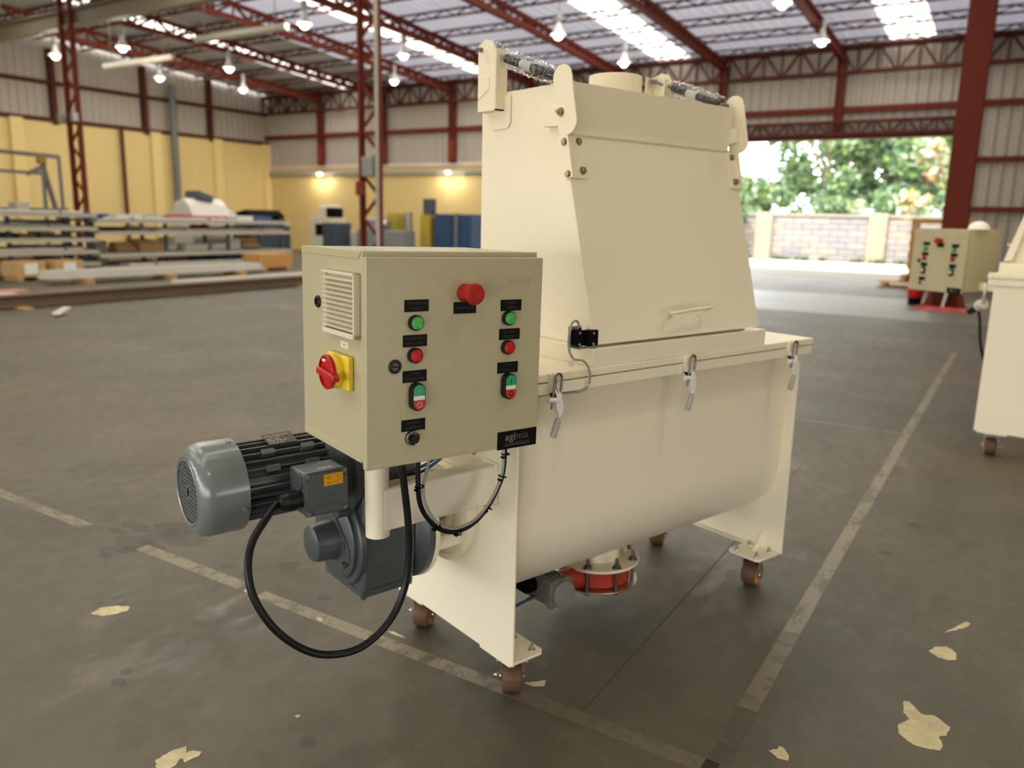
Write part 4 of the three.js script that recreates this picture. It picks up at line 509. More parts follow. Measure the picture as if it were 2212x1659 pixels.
  bars.push(box(0.0022, 0.019, 0.019, -0.6597, yM, zAxis, 0, 0, 0), box(0.0022, 0.03, 0.01, -0.6597, yM, zAxis));
  part('fan_grille', [...bars, lathe([[0.066, 0], [0.0725, 0], [0.0725, -0.003], [0.0695, -0.004], [0.066, -0.002]], V(-0.6595, yM, zAxis), X, 60)], M.greyCowl, m);
  for (const a of [0.15, 1.85]) { const d = V(0, Math.cos(a), Math.sin(a)); part('cowl_screw', [lathe([[0, 0], [0.0055, 0], [0.0052, 0.003], [0.0025, 0.004], [0, 0.0035]], V(-0.577, yM, zAxis).addScaledVector(d, 0.0998), d, 18)], M.greyLight, m); }
  const np = addPrinted('nameplate', m, 0, 0, 0, 0.066, 0.0465, 0.0012, canvasTex(256, 192, (c, w, h) => { c.fillStyle = '#3a332c'; c.fillRect(0, 0, w, h); c.fillStyle = '#b9b4a6'; c.font = 'bold 22px sans-serif'; ['NORD DRIVESYSTEMS', '3~ Mot.  IP55  F', '400V  60Hz', '1,5kW  1735 rpm', 'cos 0,78   IE2'].forEach((s, i) => c.fillText(s, 12, 36 + i * 34, w - 24)); c.fillRect(10, 44, w - 20, 2); c.fillRect(10, 112, w - 20, 2); }), 'dark metal rating plate', M.darkSteel);
  np.position.set(-0.463, yM + 0.0885, zAxis + 0.012); np.rotation.set(-Math.PI / 2 + 0.25, 0, 0);
  // terminal box on the front
  const b = new THREE.Group(); b.name = 'terminal_box'; t.add(b);
  part('box_body', [rbox(0.098, 0.094, 0.072, 0.007, -0.424, 0.624, -0.16, 0, 0, 0, 3), rbox(0.05, 0.06, 0.05, 0.008, -0.415, 0.63, -0.195), rod(V(-0.472, 0.6495, -0.148), V(-0.478, 0.6495, -0.148), 0.0225, 0.0215, 36)], M.grey, b);
  const lid = rrect(-0.05, 0.05, -0.0485, 0.0485, 0.008); const top = shapeOf([[-0.03, -0.0455], [0.03, -0.0455], [0.0335, -0.0335], [0.047, -0.03], [0.047, 0.03], [0.0335, 0.0335], [0.03, 0.0455], [-0.03, 0.0455], [-0.0335, 0.0335], [-0.047, 0.03], [-0.047, -0.03], [-0.0335, -0.0335]]);
  part('box_lid', [extrude(lid, 0.006, 0.0012, 2, 8).translate(-0.424, 0.624, -0.124), extrude(top, 0.0075, 0.0025, 2).translate(-0.424, 0.624, -0.1215), letters('DRIVESYSTEMS', 0.0085, 0.0006).translate(-0.426, 0.596, -0.114), letters('NORD', 0.014, 0.0006).translate(-0.424, 0.617, -0.114)], M.grey, b);
  for (const sx of [-1, 1]) for (const sy of [-1, 1]) part('screw', lathe([[0, 0], [0.0048, 0], [0.0048, 0.003], [0.003, 0.0042], [0.0016, 0.0042], [0.0014, 0.003], [0, 0.003]], V(-0.424 + sx * 0.0425, 0.624 + sy * 0.041, -0.118), Z, 18), std([0.13, 0.14, 0.135], 0.4), b);
  addPrinted('warning_sticker', b, -0.4095, 0.6515, -0.1138, 0.044, 0.0255, 0.0004, canvasTex(352, 204, (c, w, h) => { c.fillStyle = '#d99a12'; c.fillRect(0, 0, w, h); c.strokeStyle = '#3a2808'; c.fillStyle = '#3a2808'; c.lineWidth = 6; c.beginPath(); c.arc(88, 62, 30, 0, 7); c.stroke(); c.font = 'bold 20px sans-serif'; c.textAlign = 'center'; c.fillText('STOP', 88, 69); c.lineWidth = 3; c.beginPath(); c.arc(262, 60, 28, 0, 7); c.stroke(); c.beginPath(); c.moveTo(262, 60); c.lineTo(272, 40); c.stroke(); c.fillRect(132, 150, 40, 7); c.beginPath(); c.moveTo(172, 143); c.lineTo(192, 153); c.lineTo(172, 164); c.fill(); c.lineWidth = 3; c.strokeRect(52, 140, 62, 24); c.strokeRect(210, 132, 48, 26); c.fillRect(268, 134, 62, 4); c.fillRect(60, 170, 50, 4); c.fillRect(210, 166, 46, 4); }), 'yellow warning sticker', M.yellow);
  const lb = addPrinted('small_label', b, 0, 0, 0, 0.034, 0.007, 0.0004, canvasTex(256, 52, (c, w, h) => { c.fillStyle = '#d8d3c2'; c.fillRect(0, 0, w, h); c.fillStyle = '#222'; c.font = 'bold 34px sans-serif'; c.fillText('BRE 10', 14, 38); c.fillRect(170, 16, 20, 22); c.fillRect(206, 14, 36, 8); }), 'small white sticker', M.white); lb.position.set(-0.417, 0.6713, -0.14); lb.rotation.x = -Math.PI / 2;
  part('cable_gland', [lathe([[0, 0], [0.019, 0], [0.019, 0.006], [0.0165, 0.007], [0.0165, 0.01], [0.019, 0.011], [0.019, 0.014], [0, 0.014]], V(-0.472, 0.6125, -0.14), NX, 30), aim(new THREE.CylinderGeometry(0.0205, 0.0205, 0.016, 6).translate(0, 0.008, 0), V(-0.486, 0.6125, -0.14), NX), lathe([[0, 0], [0.0185, 0], [0.019, 0.008], [0.0165, 0.017], [0.011, 0.021], [0, 0.021]], V(-0.502, 0.6125, -0.14), NX, 30)], M.black, t, 'black plastic cable gland');
  t.userData.base = true;
}
// ---------------------------------------------------------------- discharge valve under the trough, its actuator and hoses
{
  const cx = 0.56, t = thing('discharge_valve', 'red round discharge valve bolted between flanges under the trough', 'valve', V(cx, 0, zAxis));
  const disc = (y0, y1, R, r = 0) => lathe([[r, 0], [R - 0.0012, 0], [R, 0.0012], [R, y1 - y0 - 0.0012], [R - 0.0012, y1 - y0], [r, y1 - y0]], V(0, y0, 0), Y, 72);
  part('top_flange', [disc(0.166, 0.174, 0.133), lathe([[0, 0], [0.072, 0], [0.072, 0.05], [0, 0.05]], V(0, 0.172, 0), Y, 48), span(0.085, 0.088, 0.174, 0.205, 0.0, 0.045, 0.0008)], M.cream, t, 'cream upper flange');
  part('valve_body', [lathe([[0, 0], [0.1, 0], [0.106, 0.006], [0.106, 0.056], [0.1, 0.062], [0, 0.062]], V(0, 0.104, 0), Y, 64), rod(V(-0.09, 0.136, 0.02), V(-0.19, 0.142, 0.03), 0.038, 0.03, 28), rbox(0.05, 0.05, 0.062, 0.006, -0.185, 0.142, 0.03)], M.redPaint, t);
  part('bottom_flange', [disc(0.097, 0.103, 0.131), disc(0.08, 0.098, 0.088), disc(0.07, 0.08, 0.07)], M.steel, t, 'bare steel lower flange');
  for (let i = 0; i < 8; i++) {
    const a = (i + 0.28) / 8 * Math.PI * 2, x = 0.115 * Math.cos(a), z = 0.115 * Math.sin(a);
    part('flange_bolt', [rod(V(x, 0.09, z), V(x, 0.2, z), 0.0058, 0.0058, 14), ...hexBolt(V(x, 0.174, z), Y, 0.0115, 0.011), new THREE.SphereGeometry(0.006, 12, 8).translate(x, 0.2, z), ...hexBolt(V(x, 0.097, z), NY, 0.0095, 0.009)], M.darkSteel, t);
  }
  const g = thing('pneumatic_actuator', 'grey box-shaped pneumatic actuator beside the red valve under the trough', 'actuator', V(0.305, 0.162, -0.155));
  part('housing', [rbox(0.072, 0.076, 0.19, 0.004, 0, 0, -0.115), ...[-0.024, -0.008, 0.008, 0.024].map((x) => rbox(0.007, 0.084, 0.17, 0.001, x, 0, -0.115)), rbox(0.03, 0.03, 0.05, 0.003, 0.05, 0.0, -0.11)], M.greyLight, g);
  part('end_cap', [rbox(0.08, 0.082, 0.016, 0.005, 0, 0, -0.012, 0, 0, 0, 3), lathe([[0, 0], [0.04, 0], [0.04, 0.014], [0.037, 0.018], [0.033, 0.019], [0, 0.019]], V(0.001, 0, -0.006), Z, 48), lathe([[0, 0], [0.005, 0], [0.005, 0.002], [0.003, 0.0025], [0, 0.001]], V(0.001, 0, 0.013), Z, 18)], M.greyLight, g);
  for (const sx of [-1, 1]) for (const sy of [-1, 1]) part('cap_bolt', hexBolt(V(sx * 0.034, sy * 0.035, -0.004), Z, 0.0042, 0.005), M.steel, g);
  part('coil', [rod(V(-0.036, 0.008, -0.09), V(-0.062, 0.008, -0.09), 0.024, 0.024, 28), rbox(0.02, 0.06, 0.07, 0.004, -0.044, 0.004, -0.13)], M.matteBlack, g, 'black solenoid coil');
  for (const [y, z] of [[-0.02, -0.07], [-0.03, -0.085]]) part('fitting', rod(V(-0.034, y - 0.006, z), V(-0.06, y - 0.006, z), 0.006, 0.005, 10), M.zinc, g);
  const h1 = tag(part('air_hose', tube([[0.246, 0.136, -0.225], [0.2, 0.13, -0.228], [0.12, 0.128, -0.235], [0.04, 0.132, -0.26], [0.02, 0.14, -0.3]], 0.004, 40), M.blueHose, scene), 'upper blue air hose running from the actuator fitting under the trough', 'hose', 'blue air hoses'); h1.name = numbered('air_hose');
  const h2 = tag(part('air_hose', tube([[0.246, 0.126, -0.24], [0.2, 0.119, -0.24], [0.12, 0.118, -0.244], [0.04, 0.122, -0.27], [0.02, 0.13, -0.31]], 0.004, 40), M.blueHose, scene), 'lower blue air hose running from the actuator fitting under the trough', 'hose', 'blue air hoses'); h2.name = numbered('air_hose');
}
// ---------------------------------------------------------------- cables under the cabinet
function single(name, geos, mat, label, category, group) { const m = part(name, geos, mat, scene); m.name = numbered(name); return tag(m, label, category, group); }
const powerCable = single('power_cable', tube([[-0.512, 0.6125, -0.14], [-0.53, 0.611, -0.137], [-0.5606, 0.598, -0.11], [-0.598, 0.5645, -0.09], [-0.6165, 0.5226, -0.07], [-0.6155, 0.4672, -0.05], [-0.587, 0.4028, -0.03], [-0.5355, 0.3448, -0.02], [-0.4805, 0.3155, -0.01], [-0.4117, 0.3135, 0], [-0.3447, 0.3502, 0], [-0.3053, 0.4169, 0], [-0.2932, 0.4989, 0], [-0.2974, 0.5836, 0], [-0.3085, 0.68, 0.0], [-0.3101, 0.75, 0]], 0.0078, 200, 14), M.rubber, 'thick black power cable looping down from the motor terminal box to the cabinet', 'cable');
const loopPts = [[-0.2695, 0.75, 0], [-0.2707, 0.6503, 0], [-0.2651, 0.5974, 0], [-0.2416, 0.5553, 0], [-0.209, 0.5263, 0], [-0.1718, 0.5143, 0], [-0.1273, 0.5215, 0], [-0.0885, 0.5484, 0], [-0.0561, 0.5919, 0], [-0.0396, 0.6389, 0], [-0.0356, 0.75, 0]];
const loop = single('signal_cable', tube(loopPts, 0.0055, 160, 12), M.rubber, 'black signal cable hanging in a tied loop below the cabinet', 'cable');
const greyLoop = single('signal_cable', tube([[-0.226, 0.75, -0.01], [-0.238, 0.69, -0.008], [-0.257, 0.64, 0.0], [-0.256, 0.602, 0.004], [-0.2366, 0.563, 0.006], [-0.207, 0.536, 0.007], [-0.1718, 0.525, 0.007], [-0.129, 0.532, 0.007], [-0.094, 0.557, 0.007], [-0.063, 0.597, 0.007], [-0.045, 0.644, 0.004], [-0.042, 0.75, 0]], 0.0035, 160, 10), M.greyCable, 'thin grey signal cable tied along the black loop below the cabinet', 'cable');
for (const [i, d] of [[1, 0.2], [3, 0.5], [5, 0.1], [7, 0.1], [8, 0.6], [9, 0.3]]) { const a = loopPts[i], b = loopPts[i + 1], p = V(a[0] + (b[0] - a[0]) * d, a[1] + (b[1] - a[1]) * d, 0.004), dir = V(b[0] - a[0], b[1] - a[1], 0); part('cable_tie', [aim(new THREE.TorusGeometry(0.009, 0.0016, 6, 18).rotateX(Math.PI / 2), p, dir), move(new THREE.BoxGeometry(0.006, 0.004, 0.01), p.x - 0.009, p.y - 0.006, 0.006)], M.matteBlack, loop); }
single('air_hose', [...tube([[-0.07, 0.76, -0.13], [-0.0956, 0.655, -0.15], [-0.1353, 0.618, -0.16], [-0.1805, 0.603, -0.165], [-0.235, 0.6, -0.17], [-0.29, 0.64, -0.16]], 0.0042, 60)], M.blueHose, 'front blue air hose curving out from behind the cabinet bottom above the arm', 'hose');
single('air_hose', [...tube([[-0.06, 0.76, -0.14], [-0.085, 0.665, -0.16], [-0.125, 0.628, -0.17], [-0.172, 0.612, -0.176], [-0.235, 0.609, -0.18], [-0.29, 0.65, -0.17]], 0.0042, 60)], M.blueHose, 'rear blue air hose curving out from behind the cabinet bottom above the arm', 'hose');
single('lead_loop', tube([[-0.088, 0.75, -0.05], [-0.0925, 0.68, -0.05], [-0.0885, 0.6665, -0.05], [-0.083, 0.68, -0.05], [-0.08, 0.75, -0.05]], 0.0024, 50), M.greyCable, 'short grey wire loop peeping out below the cabinet right of the blue hoses', 'cable');
// ---------------------------------------------------------------- the second machine and cabinet at the right
{
  const m2 = makeMixer('second cream mixing machine cut off by the right edge of the picture', { L: 1.1616, fx0: 0.2116, fx1: 0.9163, drive: false, latches: [0.0745, 0.556, 1.0435] });
  m2.scale.setScalar(1.14); m2.rotation.y = -168 * Math.PI / 180; m2.position.set(4.744, 0, -0.586);
  const c2 = copyOf(cabinet, 'second beige control cabinet standing before the gate, beside wooden pallets', V(4.4026, 0.7904, -1.1928), -1.868); c2.rotation.z = 0;
const stand = thing('cabinet_bracket', 'pale square tube bracket holding the second control cabinet on the second machine', 'bracket', V(4.5, 0.84, -0.8)); part('tube', beam(V(0, 0, -0.12), V(-0.12, 0, 0.36), 0.05, 0.05), M.cream, stand);
  const lp = single('hanging_cable', tube([[0, 0.0, 0], [-0.03, -0.06, 0.03], [-0.05, -0.2, 0.06], [-0.02, -0.32, 0.1], [0.05, -0.33, 0.16], [0.12, -0.22, 0.2]], 0.009, 70), M.rubber, 'black cable hanging between the second cabinet and the second mixing machine', 'cable'); lp.position.set(4.1, 0.72, -0.62);
  const fit = thing('cable_plug', 'round white and grey plug joining the hanging cable near the second cabinet', 'plug', V(4.1, 0.74, -0.62)); part('shell', [lathe([[0, 0], [0.03, 0], [0.035, 0.02], [0.03, 0.06], [0, 0.07]], V(0, 0, 0), V(-0.5, 0.3, 0.6), 24)], M.profile, fit); part('grip', rod(V(0.01, -0.005, -0.01), V(0.06, -0.04, -0.07), 0.025, 0.02, 16), M.black, fit);
  const dome = thing('plastic_dome', 'white plastic dome lying on top of the second control cabinet', 'cover', V(4.385, 1.196, -0.79)); part('shell', [new THREE.SphereGeometry(0.062, 24, 10, 0, Math.PI * 2, 0, Math.PI / 2).scale(1, 0.85, 1)], std([0.85, 0.83, 0.78], 0.5), dome);
}
// ---------------------------------------------------------------- by the gate
{
  const pallet = (label, f, y, r, turn, w = 1.0, h = 0.13) => { const t = hallThing('wooden_pallet', label, 'pallet', f, y, r, turn, 'wooden pallets by the gate'); for (let i = 0; i < 6; i++) part('plank', box(0.1, 0.02, w, -0.4 + i * 0.16, h - 0.01, 0), M.wood, t); for (const z of [-0.42, 0, 0.42]) part('runner', box(0.95, h - 0.04, 0.09, 0, (h - 0.04) / 2 + 0.01, z * w), M.wood, t); for (let i = 0; i < 3; i++) part('plank', box(0.1, 0.02, w, -0.4 + i * 0.4, 0.01, 0), M.wood, t); return t; };
  pallet('lowest wooden pallet lying on the floor by the gate', 16.6, 0, -0.75, 0.05, 1.5); pallet('second wooden pallet from the floor in the stack by the gate', 16.7, 0.135, -0.55, 0.0, 1.15); pallet('third wooden pallet from the floor in the stack by the gate', 16.7, 0.27, -0.5, 0.03, 1.0);
  const c = hallThing('wooden_crate', 'open slatted wooden crate on the pallet stack by the gate', 'crate', 16.7, 0.402, -0.45, 0.0); for (const x of [-0.4, 0.4]) for (const z of [-0.5, 0.5]) part('post', box(0.07, 0.98, 0.07, x, 0.49, z), M.wood, c); for (let i = 0; i < 5; i++) { part('slat', box(0.02, 0.1, 1.06, -0.44, 0.06 + i * 0.215, 0), M.wood, c); part('slat', box(0.86, 0.1, 0.02, 0, 0.06 + i * 0.215, -0.54), M.wood, c); }
  const e = hallThing('red_canister', 'small red canister on the floor under the second control cabinet', 'canister', 12.6, 0, -0.42, 0); part('body', lathe([[0, 0.12], [0.11, 0.12], [0.12, 0.15], [0.12, 0.36], [0.09, 0.42], [0, 0.43]], V(0, 0, 0), Y, 24), M.redPlastic, e); part('base', lathe([[0, 0], [0.1, 0], [0.1, 0.12], [0, 0.12]], V(0, 0, 0), Y, 20), M.matteBlack, e);
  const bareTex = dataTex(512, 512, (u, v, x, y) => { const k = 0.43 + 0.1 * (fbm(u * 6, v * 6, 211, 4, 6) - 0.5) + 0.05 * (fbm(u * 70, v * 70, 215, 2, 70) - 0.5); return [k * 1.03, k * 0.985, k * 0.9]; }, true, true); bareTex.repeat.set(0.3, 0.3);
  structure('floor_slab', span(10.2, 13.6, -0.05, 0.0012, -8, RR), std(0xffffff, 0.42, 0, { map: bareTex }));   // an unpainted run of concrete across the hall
}
// ---------------------------------------------------------------- storage racks with stock at the left
{
  const rack = (label, f0, f1, levels, r) => {
    const t = hallThing('storage_rack', label, 'rack', (f0 + f1) / 2, 0, r, 0, 'low storage racks'), L = f1 - f0, n = Math.round(L / 1.5);
    for (let i = 0; i <= n; i++) for (const z of [-0.4, 0.4]) part('upright', box(0.06, levels[levels.length - 1] + 0.1, 0.06, -L / 2 + L * i / n, (levels[levels.length - 1] + 0.1) / 2, z), M.rackSteel, t);
    for (const y of levels) part('shelf', [box(L + 0.1, 0.05, 1.11, 0, y, 0.105), box(L + 0.1, 0.07, 0.03, 0, y - 0.01, 0.66)], M.boardGrey, t);
    return t;
  };
  rack('low grey storage rack at the left edge, loaded with pale stock', 4.3, 7.1, [0.22, 0.44, 0.66, 0.86, 1.1], -14.3);
  rack('long low grey storage rack before the yellow wall, loaded with small parts', 7.2, 11.8, [0.12, 0.36, 0.78, 1.0], -14.3);
  const mats = [M.profile, M.profile, M.greyLight, M.cardboard, M.sheetWall, M.rackSteel, std([0.3, 0.27, 0.22], 0.6), std([0.62, 0.6, 0.55], 0.6), std([0.42, 0.05, 0.03], 0.6), std([0.03, 0.06, 0.2], 0.5)];
  const what = ['pale', 'cream', 'grey', 'cardboard brown', 'tan', 'dark', 'brown', 'whitish', 'red', 'blue'], kinds = ['box', 'bin', 'bundle'];
  const used2 = {};
  for (const [f0, f1, levels, nm] of [[4.4, 7.0, [0.245, 0.465, 0.685, 0.885, 1.125], 'left'], [7.3, 11.7, [0.145, 0.385, 0.805, 1.025], 'long']]) levels.forEach((y, li) => {
    let f = f0 + rr(0, 0.2); let k = 0; const gap = (levels[li + 1] ?? y + 0.3) - y - 0.08;
    while (f < f1 - 0.3) {
      const w = rr(0.16, 0.6), h = Math.min(gap * rr(0.35, 0.95), nm === 'long' && li === 3 ? 0.1 : 0.3), d = rr(0.3, 0.62), ci = (nm === 'long' && li > 1 && rnd() < 0.3) ? 8 + Math.floor(rnd() * 2) : Math.floor(rnd() * 8), kind = kinds[Math.floor(rnd() * 3)];
      const base = `${what[ci]} ${kind} on the ${['lowest', 'second', 'third', 'fourth', 'fifth'][li]} shelf of the ${nm === 'left' ? 'left edge' : 'long'} rack`; used2[base] = (used2[base] ?? 0) + 1;
      const t = hallThing('stored_' + kind, used2[base] > 1 ? base + `, ${ORD[used2[base] - 1] ?? 'next'} from the left` : base, kind, f + w / 2, y, -14.36 - rnd() * 0.1, rr(-0.06, 0.06), `goods on the ${nm} rack`);
      if (kind === 'bundle') { for (let q = 0; q < 3; q++) part('rod', rod(V(-w / 2, h * 0.25, (q - 1) * 0.11), V(w / 2, h * 0.25, (q - 1) * 0.11), h * 0.25, h * 0.25, 12), mats[ci], t); for (let q = 0; q < 2; q++) part('rod', rod(V(-w / 2, h * 0.68, (q - 0.5) * 0.11), V(w / 2, h * 0.68, (q - 0.5) * 0.11), h * 0.24, h * 0.24, 12), mats[ci], t); }
      else if (kind === 'bin') { part('body', plateX([[-d / 2, 0], [d / 2, 0], [d / 2 + 0.02, h], [d / 2 + 0.005, h], [d / 2 - 0.015, 0.015], [-d / 2 + 0.015, 0.015], [-d / 2 - 0.005, h], [-d / 2 - 0.02, h]], -w / 2, w / 2, 0.002), mats[ci], t); for (const q of [-1, 1]) part('end', box(0.015, h * 0.97, d, q * (w / 2 - 0.008), h * 0.485, 0), mats[ci], t); }
      else { part('carton', rbox(w, h, d, 0.008, 0, h / 2, 0), mats[ci], t); part('tape', box(w * 0.3, 0.002, d * 1.002, 0, h, 0), M.profile, t); }
      f += w + rr(0.02, 0.2); k++;
    }
  });
  for (const [f0, f1, y, n, mat, label] of [[4.5, 7.0, 1.125, 4, M.profile, 'pale long pipes lying on the top shelf of the left edge rack'], [4.3, 6.8, 0.885, 3, M.galv, 'grey long pipes lying on the fourth shelf of the left edge rack'], [4.6, 7.05, 0.465, 3, M.profile, 'pale long pipes lying on the second shelf of the left edge rack'], [7.3, 10.2, 1.025, 4, M.profile, 'pale long pipes lying on the top shelf of the long rack'], [8.4, 11.7, 0.805, 3, M.sheetWall, 'tan long pipes lying on the third shelf of the long rack'], [7.6, 11.2, 0.145, 4, M.profile, 'pale long pipes lying on the lowest shelf of the long rack']]) {
    const t = hallThing('pipe_bundle', label, 'pipes', (f0 + f1) / 2, y, -13.85, 0, 'pipe bundles on the racks'), L = f1 - f0; for (let i = 0; i < n; i++) part('pipe', rod(V(-L / 2 + rr(0, 0.2), 0.022, 0.02 + i * 0.05), V(L / 2 - rr(0, 0.2), 0.022, 0.02 + i * 0.05), 0.022, 0.022, 10), mat, t); part('strap', [box(0.03, 0.05, n * 0.05, -L * 0.3, 0.025, n * 0.025), box(0.03, 0.05, n * 0.05, L * 0.3, 0.025, n * 0.025)], M.rackSteel, t);
  }
  // long stock on the floor
  const bars = (name, label, f0, f1, r, y, n, sec, mat, rt = 0) => { const t = hallThing(name, label, 'profile bundle', (f0 + f1) / 2, 0, r, rt); const L = f1 - f0; for (const x of [-L * 0.35, 0, L * 0.35]) part('bearer', box(0.1, y, 0.7, x, y / 2, 0), M.wood, t); for (let i = 0; i < n; i++) part('profile', [span(-L / 2 + rr(0, 0.12), L / 2 - rr(0, 0.12), y, y + sec * 0.25, (i - n / 2) * sec * 1.06, (i - n / 2) * sec * 1.06 + sec), span(-L / 2 + 0.1, L / 2 - 0.1, y + sec * 0.25, y + sec, (i - n / 2) * sec * 1.06, (i - n / 2) * sec * 1.06 + sec * 0.2), span(-L / 2 + 0.1, L / 2 - 0.1, y + sec * 0.25, y + sec, (i - n / 2) * sec * 1.06 + sec * 0.8, (i - n / 2) * sec * 1.06 + sec)], mat, t); return t; };
  bars('profile_bundle', 'long pale channel profiles on low bearers right in front of the long rack', 5.3, 9.6, -12.2, 0.09, 3, 0.13, M.profile, -0.02);
  bars('profile_bundle', 'pale profiles and plates lying nearest behind the long brown beam', 6.1, 10.4, -9.98, 0.06, 4, 0.1, M.profile, 0.015);
  const bm = hallThing('steel_beam', 'long rusty brown steel beam lying on the floor at the left', 'beam', 5.9, 0, -9.42, 0.02); part('beam', [box(9.5, 0.02, 0.16, 0, 0.155, 0), box(9.5, 0.02, 0.16, 0, 0.03, 0), box(9.5, 0.12, 0.015, 0, 0.092, 0)], std([0.16, 0.1, 0.06], 0.7), bm); for (const x of [-2.4, 2.2]) part('bearer', box(0.1, 0.022, 0.6, x, 0.011, 0), M.wood, bm);
  const oc = hallThing('flat_bar', 'short pale steel bar lying loose on the floor before the brown beam', 'bar', 3.55, 0, -8.45, 0.9); part('bar', rbox(0.62, 0.03, 0.09, 0.004, 0, 0.036, 0), M.profile, oc); part('spacer', box(0.06, 0.021, 0.2, 0, 0.0105, 0), M.wood, oc);
  for (const [i, [f, r, w]] of [[3.2, -9.75, 1.0], [3.45, -9.95, 0.9]].entries()) { const t = hallThing('painted_plate', i ? 'pale red plate lying behind the brown beam at the left edge' : 'white plate lying just behind the brown beam at the left edge', 'plate', f, 0, r, 0.1); part('plate', rbox(w, 0.05, 0.24, 0.006, 0, 0.12 + i * 0.02, 0), i ? std([0.55, 0.25, 0.2], 0.6) : M.profile, t); part('support', [box(0.08, 0.096 + i * 0.02, 0.2, -0.3, 0.048 + i * 0.01, 0), box(0.08, 0.096 + i * 0.02, 0.2, 0.3, 0.048 + i * 0.01, 0)], M.wood, t); }
  for (const [i, [f, r]] of [[5.62, -13.35], [6.25, -13.3]].entries()) { const t = hallThing('packed_crate', i ? 'small tan crate with a white sheet on its front, left of the long rack' : 'small tan crate with a white label cut by the left edge', 'crate', f, 0, r, 0.05); part('case', rbox(0.5, 0.26, 0.45, 0.01, 0, 0.19, 0), M.cardboard, t); part('runner', [box(0.08, 0.06, 0.45, -0.18, 0.03, 0), box(0.08, 0.06, 0.45, 0.18, 0.03, 0)], M.wood, t); part('paper', box(0.22, 0.18, 0.004, 0.0, 0.2, 0.227), M.white, t); }
  const oc2 = hallThing('orange_crate', 'orange wooden crate on the floor at the right end of the long rack', 'crate', 10.5, 0, -12.9, 0.1); part('case', rbox(1.0, 0.3, 0.5, 0.01, 0, 0.2, 0), std([0.5, 0.24, 0.06], 0.7), oc2); part('runner', [box(0.1, 0.05, 0.5, -0.35, 0.025, 0), box(0.1, 0.05, 0.5, 0.35, 0.025, 0)], M.wood, oc2);
  // beyond the racks
  const g = hallThing('portal_frame', 'thin grey steel portal frame with a hoist, against the yellow wall', 'frame', 7.6, 0, -17, 0); const pf = (a, b, r = 0.05) => beam(a, b, r * 1.6, r * 1.6); part('crossbar', [pf(V(-2, 2.36, 0), V(0.8, 2.3, 0)), pf(V(-2, 1.95, 0), V(0.5, 1.93, 0), 0.04)], M.pipeGrey, g); for (const [a, b] of [[V(0.45, 2.3, 0), V(0.3, 0, 0.2)], [V(0.8, 2.3, 0), V(0.75, 0, 0.1)], [V(0.45, 2.1, 0), V(0.95, 0, -0.1)], [V(0.5, 2.1, 0), V(0.1, 1.9, 0)], [V(-1.9, 2.3, 0), V(-1.9, 0, 0)]]) part('leg', pf(a, b, 0.045), M.pipeGrey, g); part('hoist', [rbox(0.16, 0.16, 0.14, 0.02, 0.4, 2.2, 0.05)], std([0.35, 0.2, 0.05], 0.6), g);
  const wm = hallThing('white_machine', 'white hunched machine head behind the long rack before the yellow wall', 'machine', 10.7, 0, -15.4, 0); part('housing', plateX([[-0.4, 0], [0.4, 0], [0.42, 1.1], [0.3, 1.35], [0.1, 1.5], [-0.25, 1.4], [-0.4, 1.1]], -0.5, 0.55, 0.03), std([0.68, 0.65, 0.57], 0.5), wm); part('hood', [rbox(0.45, 0.2, 0.5, 0.05, 0.0, 1.53, 0, 0, 0, -0.3)], M.rackSteel, wm); part('snout', rbox(0.5, 0.35, 0.5, 0.06, 0.6, 1.1, 0, 0, 0, -0.45), std([0.68, 0.65, 0.57], 0.5), wm);
  const dk = hallThing('dark_machine', 'low black machine right of the white machine behind the long rack', 'machine', 12.5, 0, -15.4, 0); part('bed', rbox(1.3, 0.9, 0.7, 0.05, 0, 0.45, 0), M.rackSteel, dk); part('head', plateX([[-0.3, 0.9], [0.3, 0.9], [0.3, 1.15], [0.1, 1.28], [-0.3, 1.2]], -0.6, 0.5, 0.02), M.matteBlack, dk);
  // workshop along the far wall
  const box2 = (name, label, cat, f, r, w, h, d, mat, extra) => { const t = hallThing(name, label, cat, f, 0, r, 0); part('body', rbox(d, h, w, 0.02, 0, h / 2, 0), mat, t); part('plinth', box(d * 0.9, 0.08, w * 0.9, 0, 0.03, 0), M.matteBlack, t); extra?.(t); return t; };
  box2('blue_cabinet', 'dark blue machine cabinet at the far wall beside the cream hopper', 'cabinet', 15.2, -11.15, 1.15, 1.28, 0.7, M.blueCab, (t) => { part('door', box(0.02, 1.1, 0.55, -0.36, 0.66, -0.3), M.blueCab, t); part('door', box(0.02, 1.1, 0.55, -0.36, 0.66, 0.3), M.blueCab, t); part('pipe', rod(V(-0.4, 0.1, 0.14), V(-0.4, 1.3, 0.14), 0.05, 0.05, 12), M.pipeGrey, t); });
  box2('yellow_pillar', 'tall yellow pillar machine left of the dark blue cabinet', 'machine', 15, -12.0, 0.32, 1.25, 0.4, std([0.42, 0.3, 0.03], 0.5), (t) => part('motor', [rbox(0.3, 0.4, 0.22, 0.03, 0, 1.45, 0)], M.rackSteel, t));
  box2('yellow_tank', 'small yellow machine head near the middle lattice column', 'machine', 15, -13.1, 0.34, 1.28, 0.4, std([0.4, 0.31, 0.04], 0.5), (t) => part('column', rod(V(-0.1, 0.2, 0.5), V(-0.1, 1.3, 0.5), 0.1, 0.1, 14), M.galv, t));
  box2('cream_machine', 'cream machine with a rounded top left of the middle lattice column', 'machine', 14.6, -15.2, 0.8, 1.15, 0.6, std([0.6, 0.55, 0.42], 0.5), (t) => { part('head', rbox(0.5, 0.35, 0.5, 0.08, 0, 1.28, 0.1), std([0.6, 0.55, 0.42], 0.5), t); part('panel', box(0.02, 0.3, 0.3, -0.31, 0.8, 0), M.matteBlack, t); });
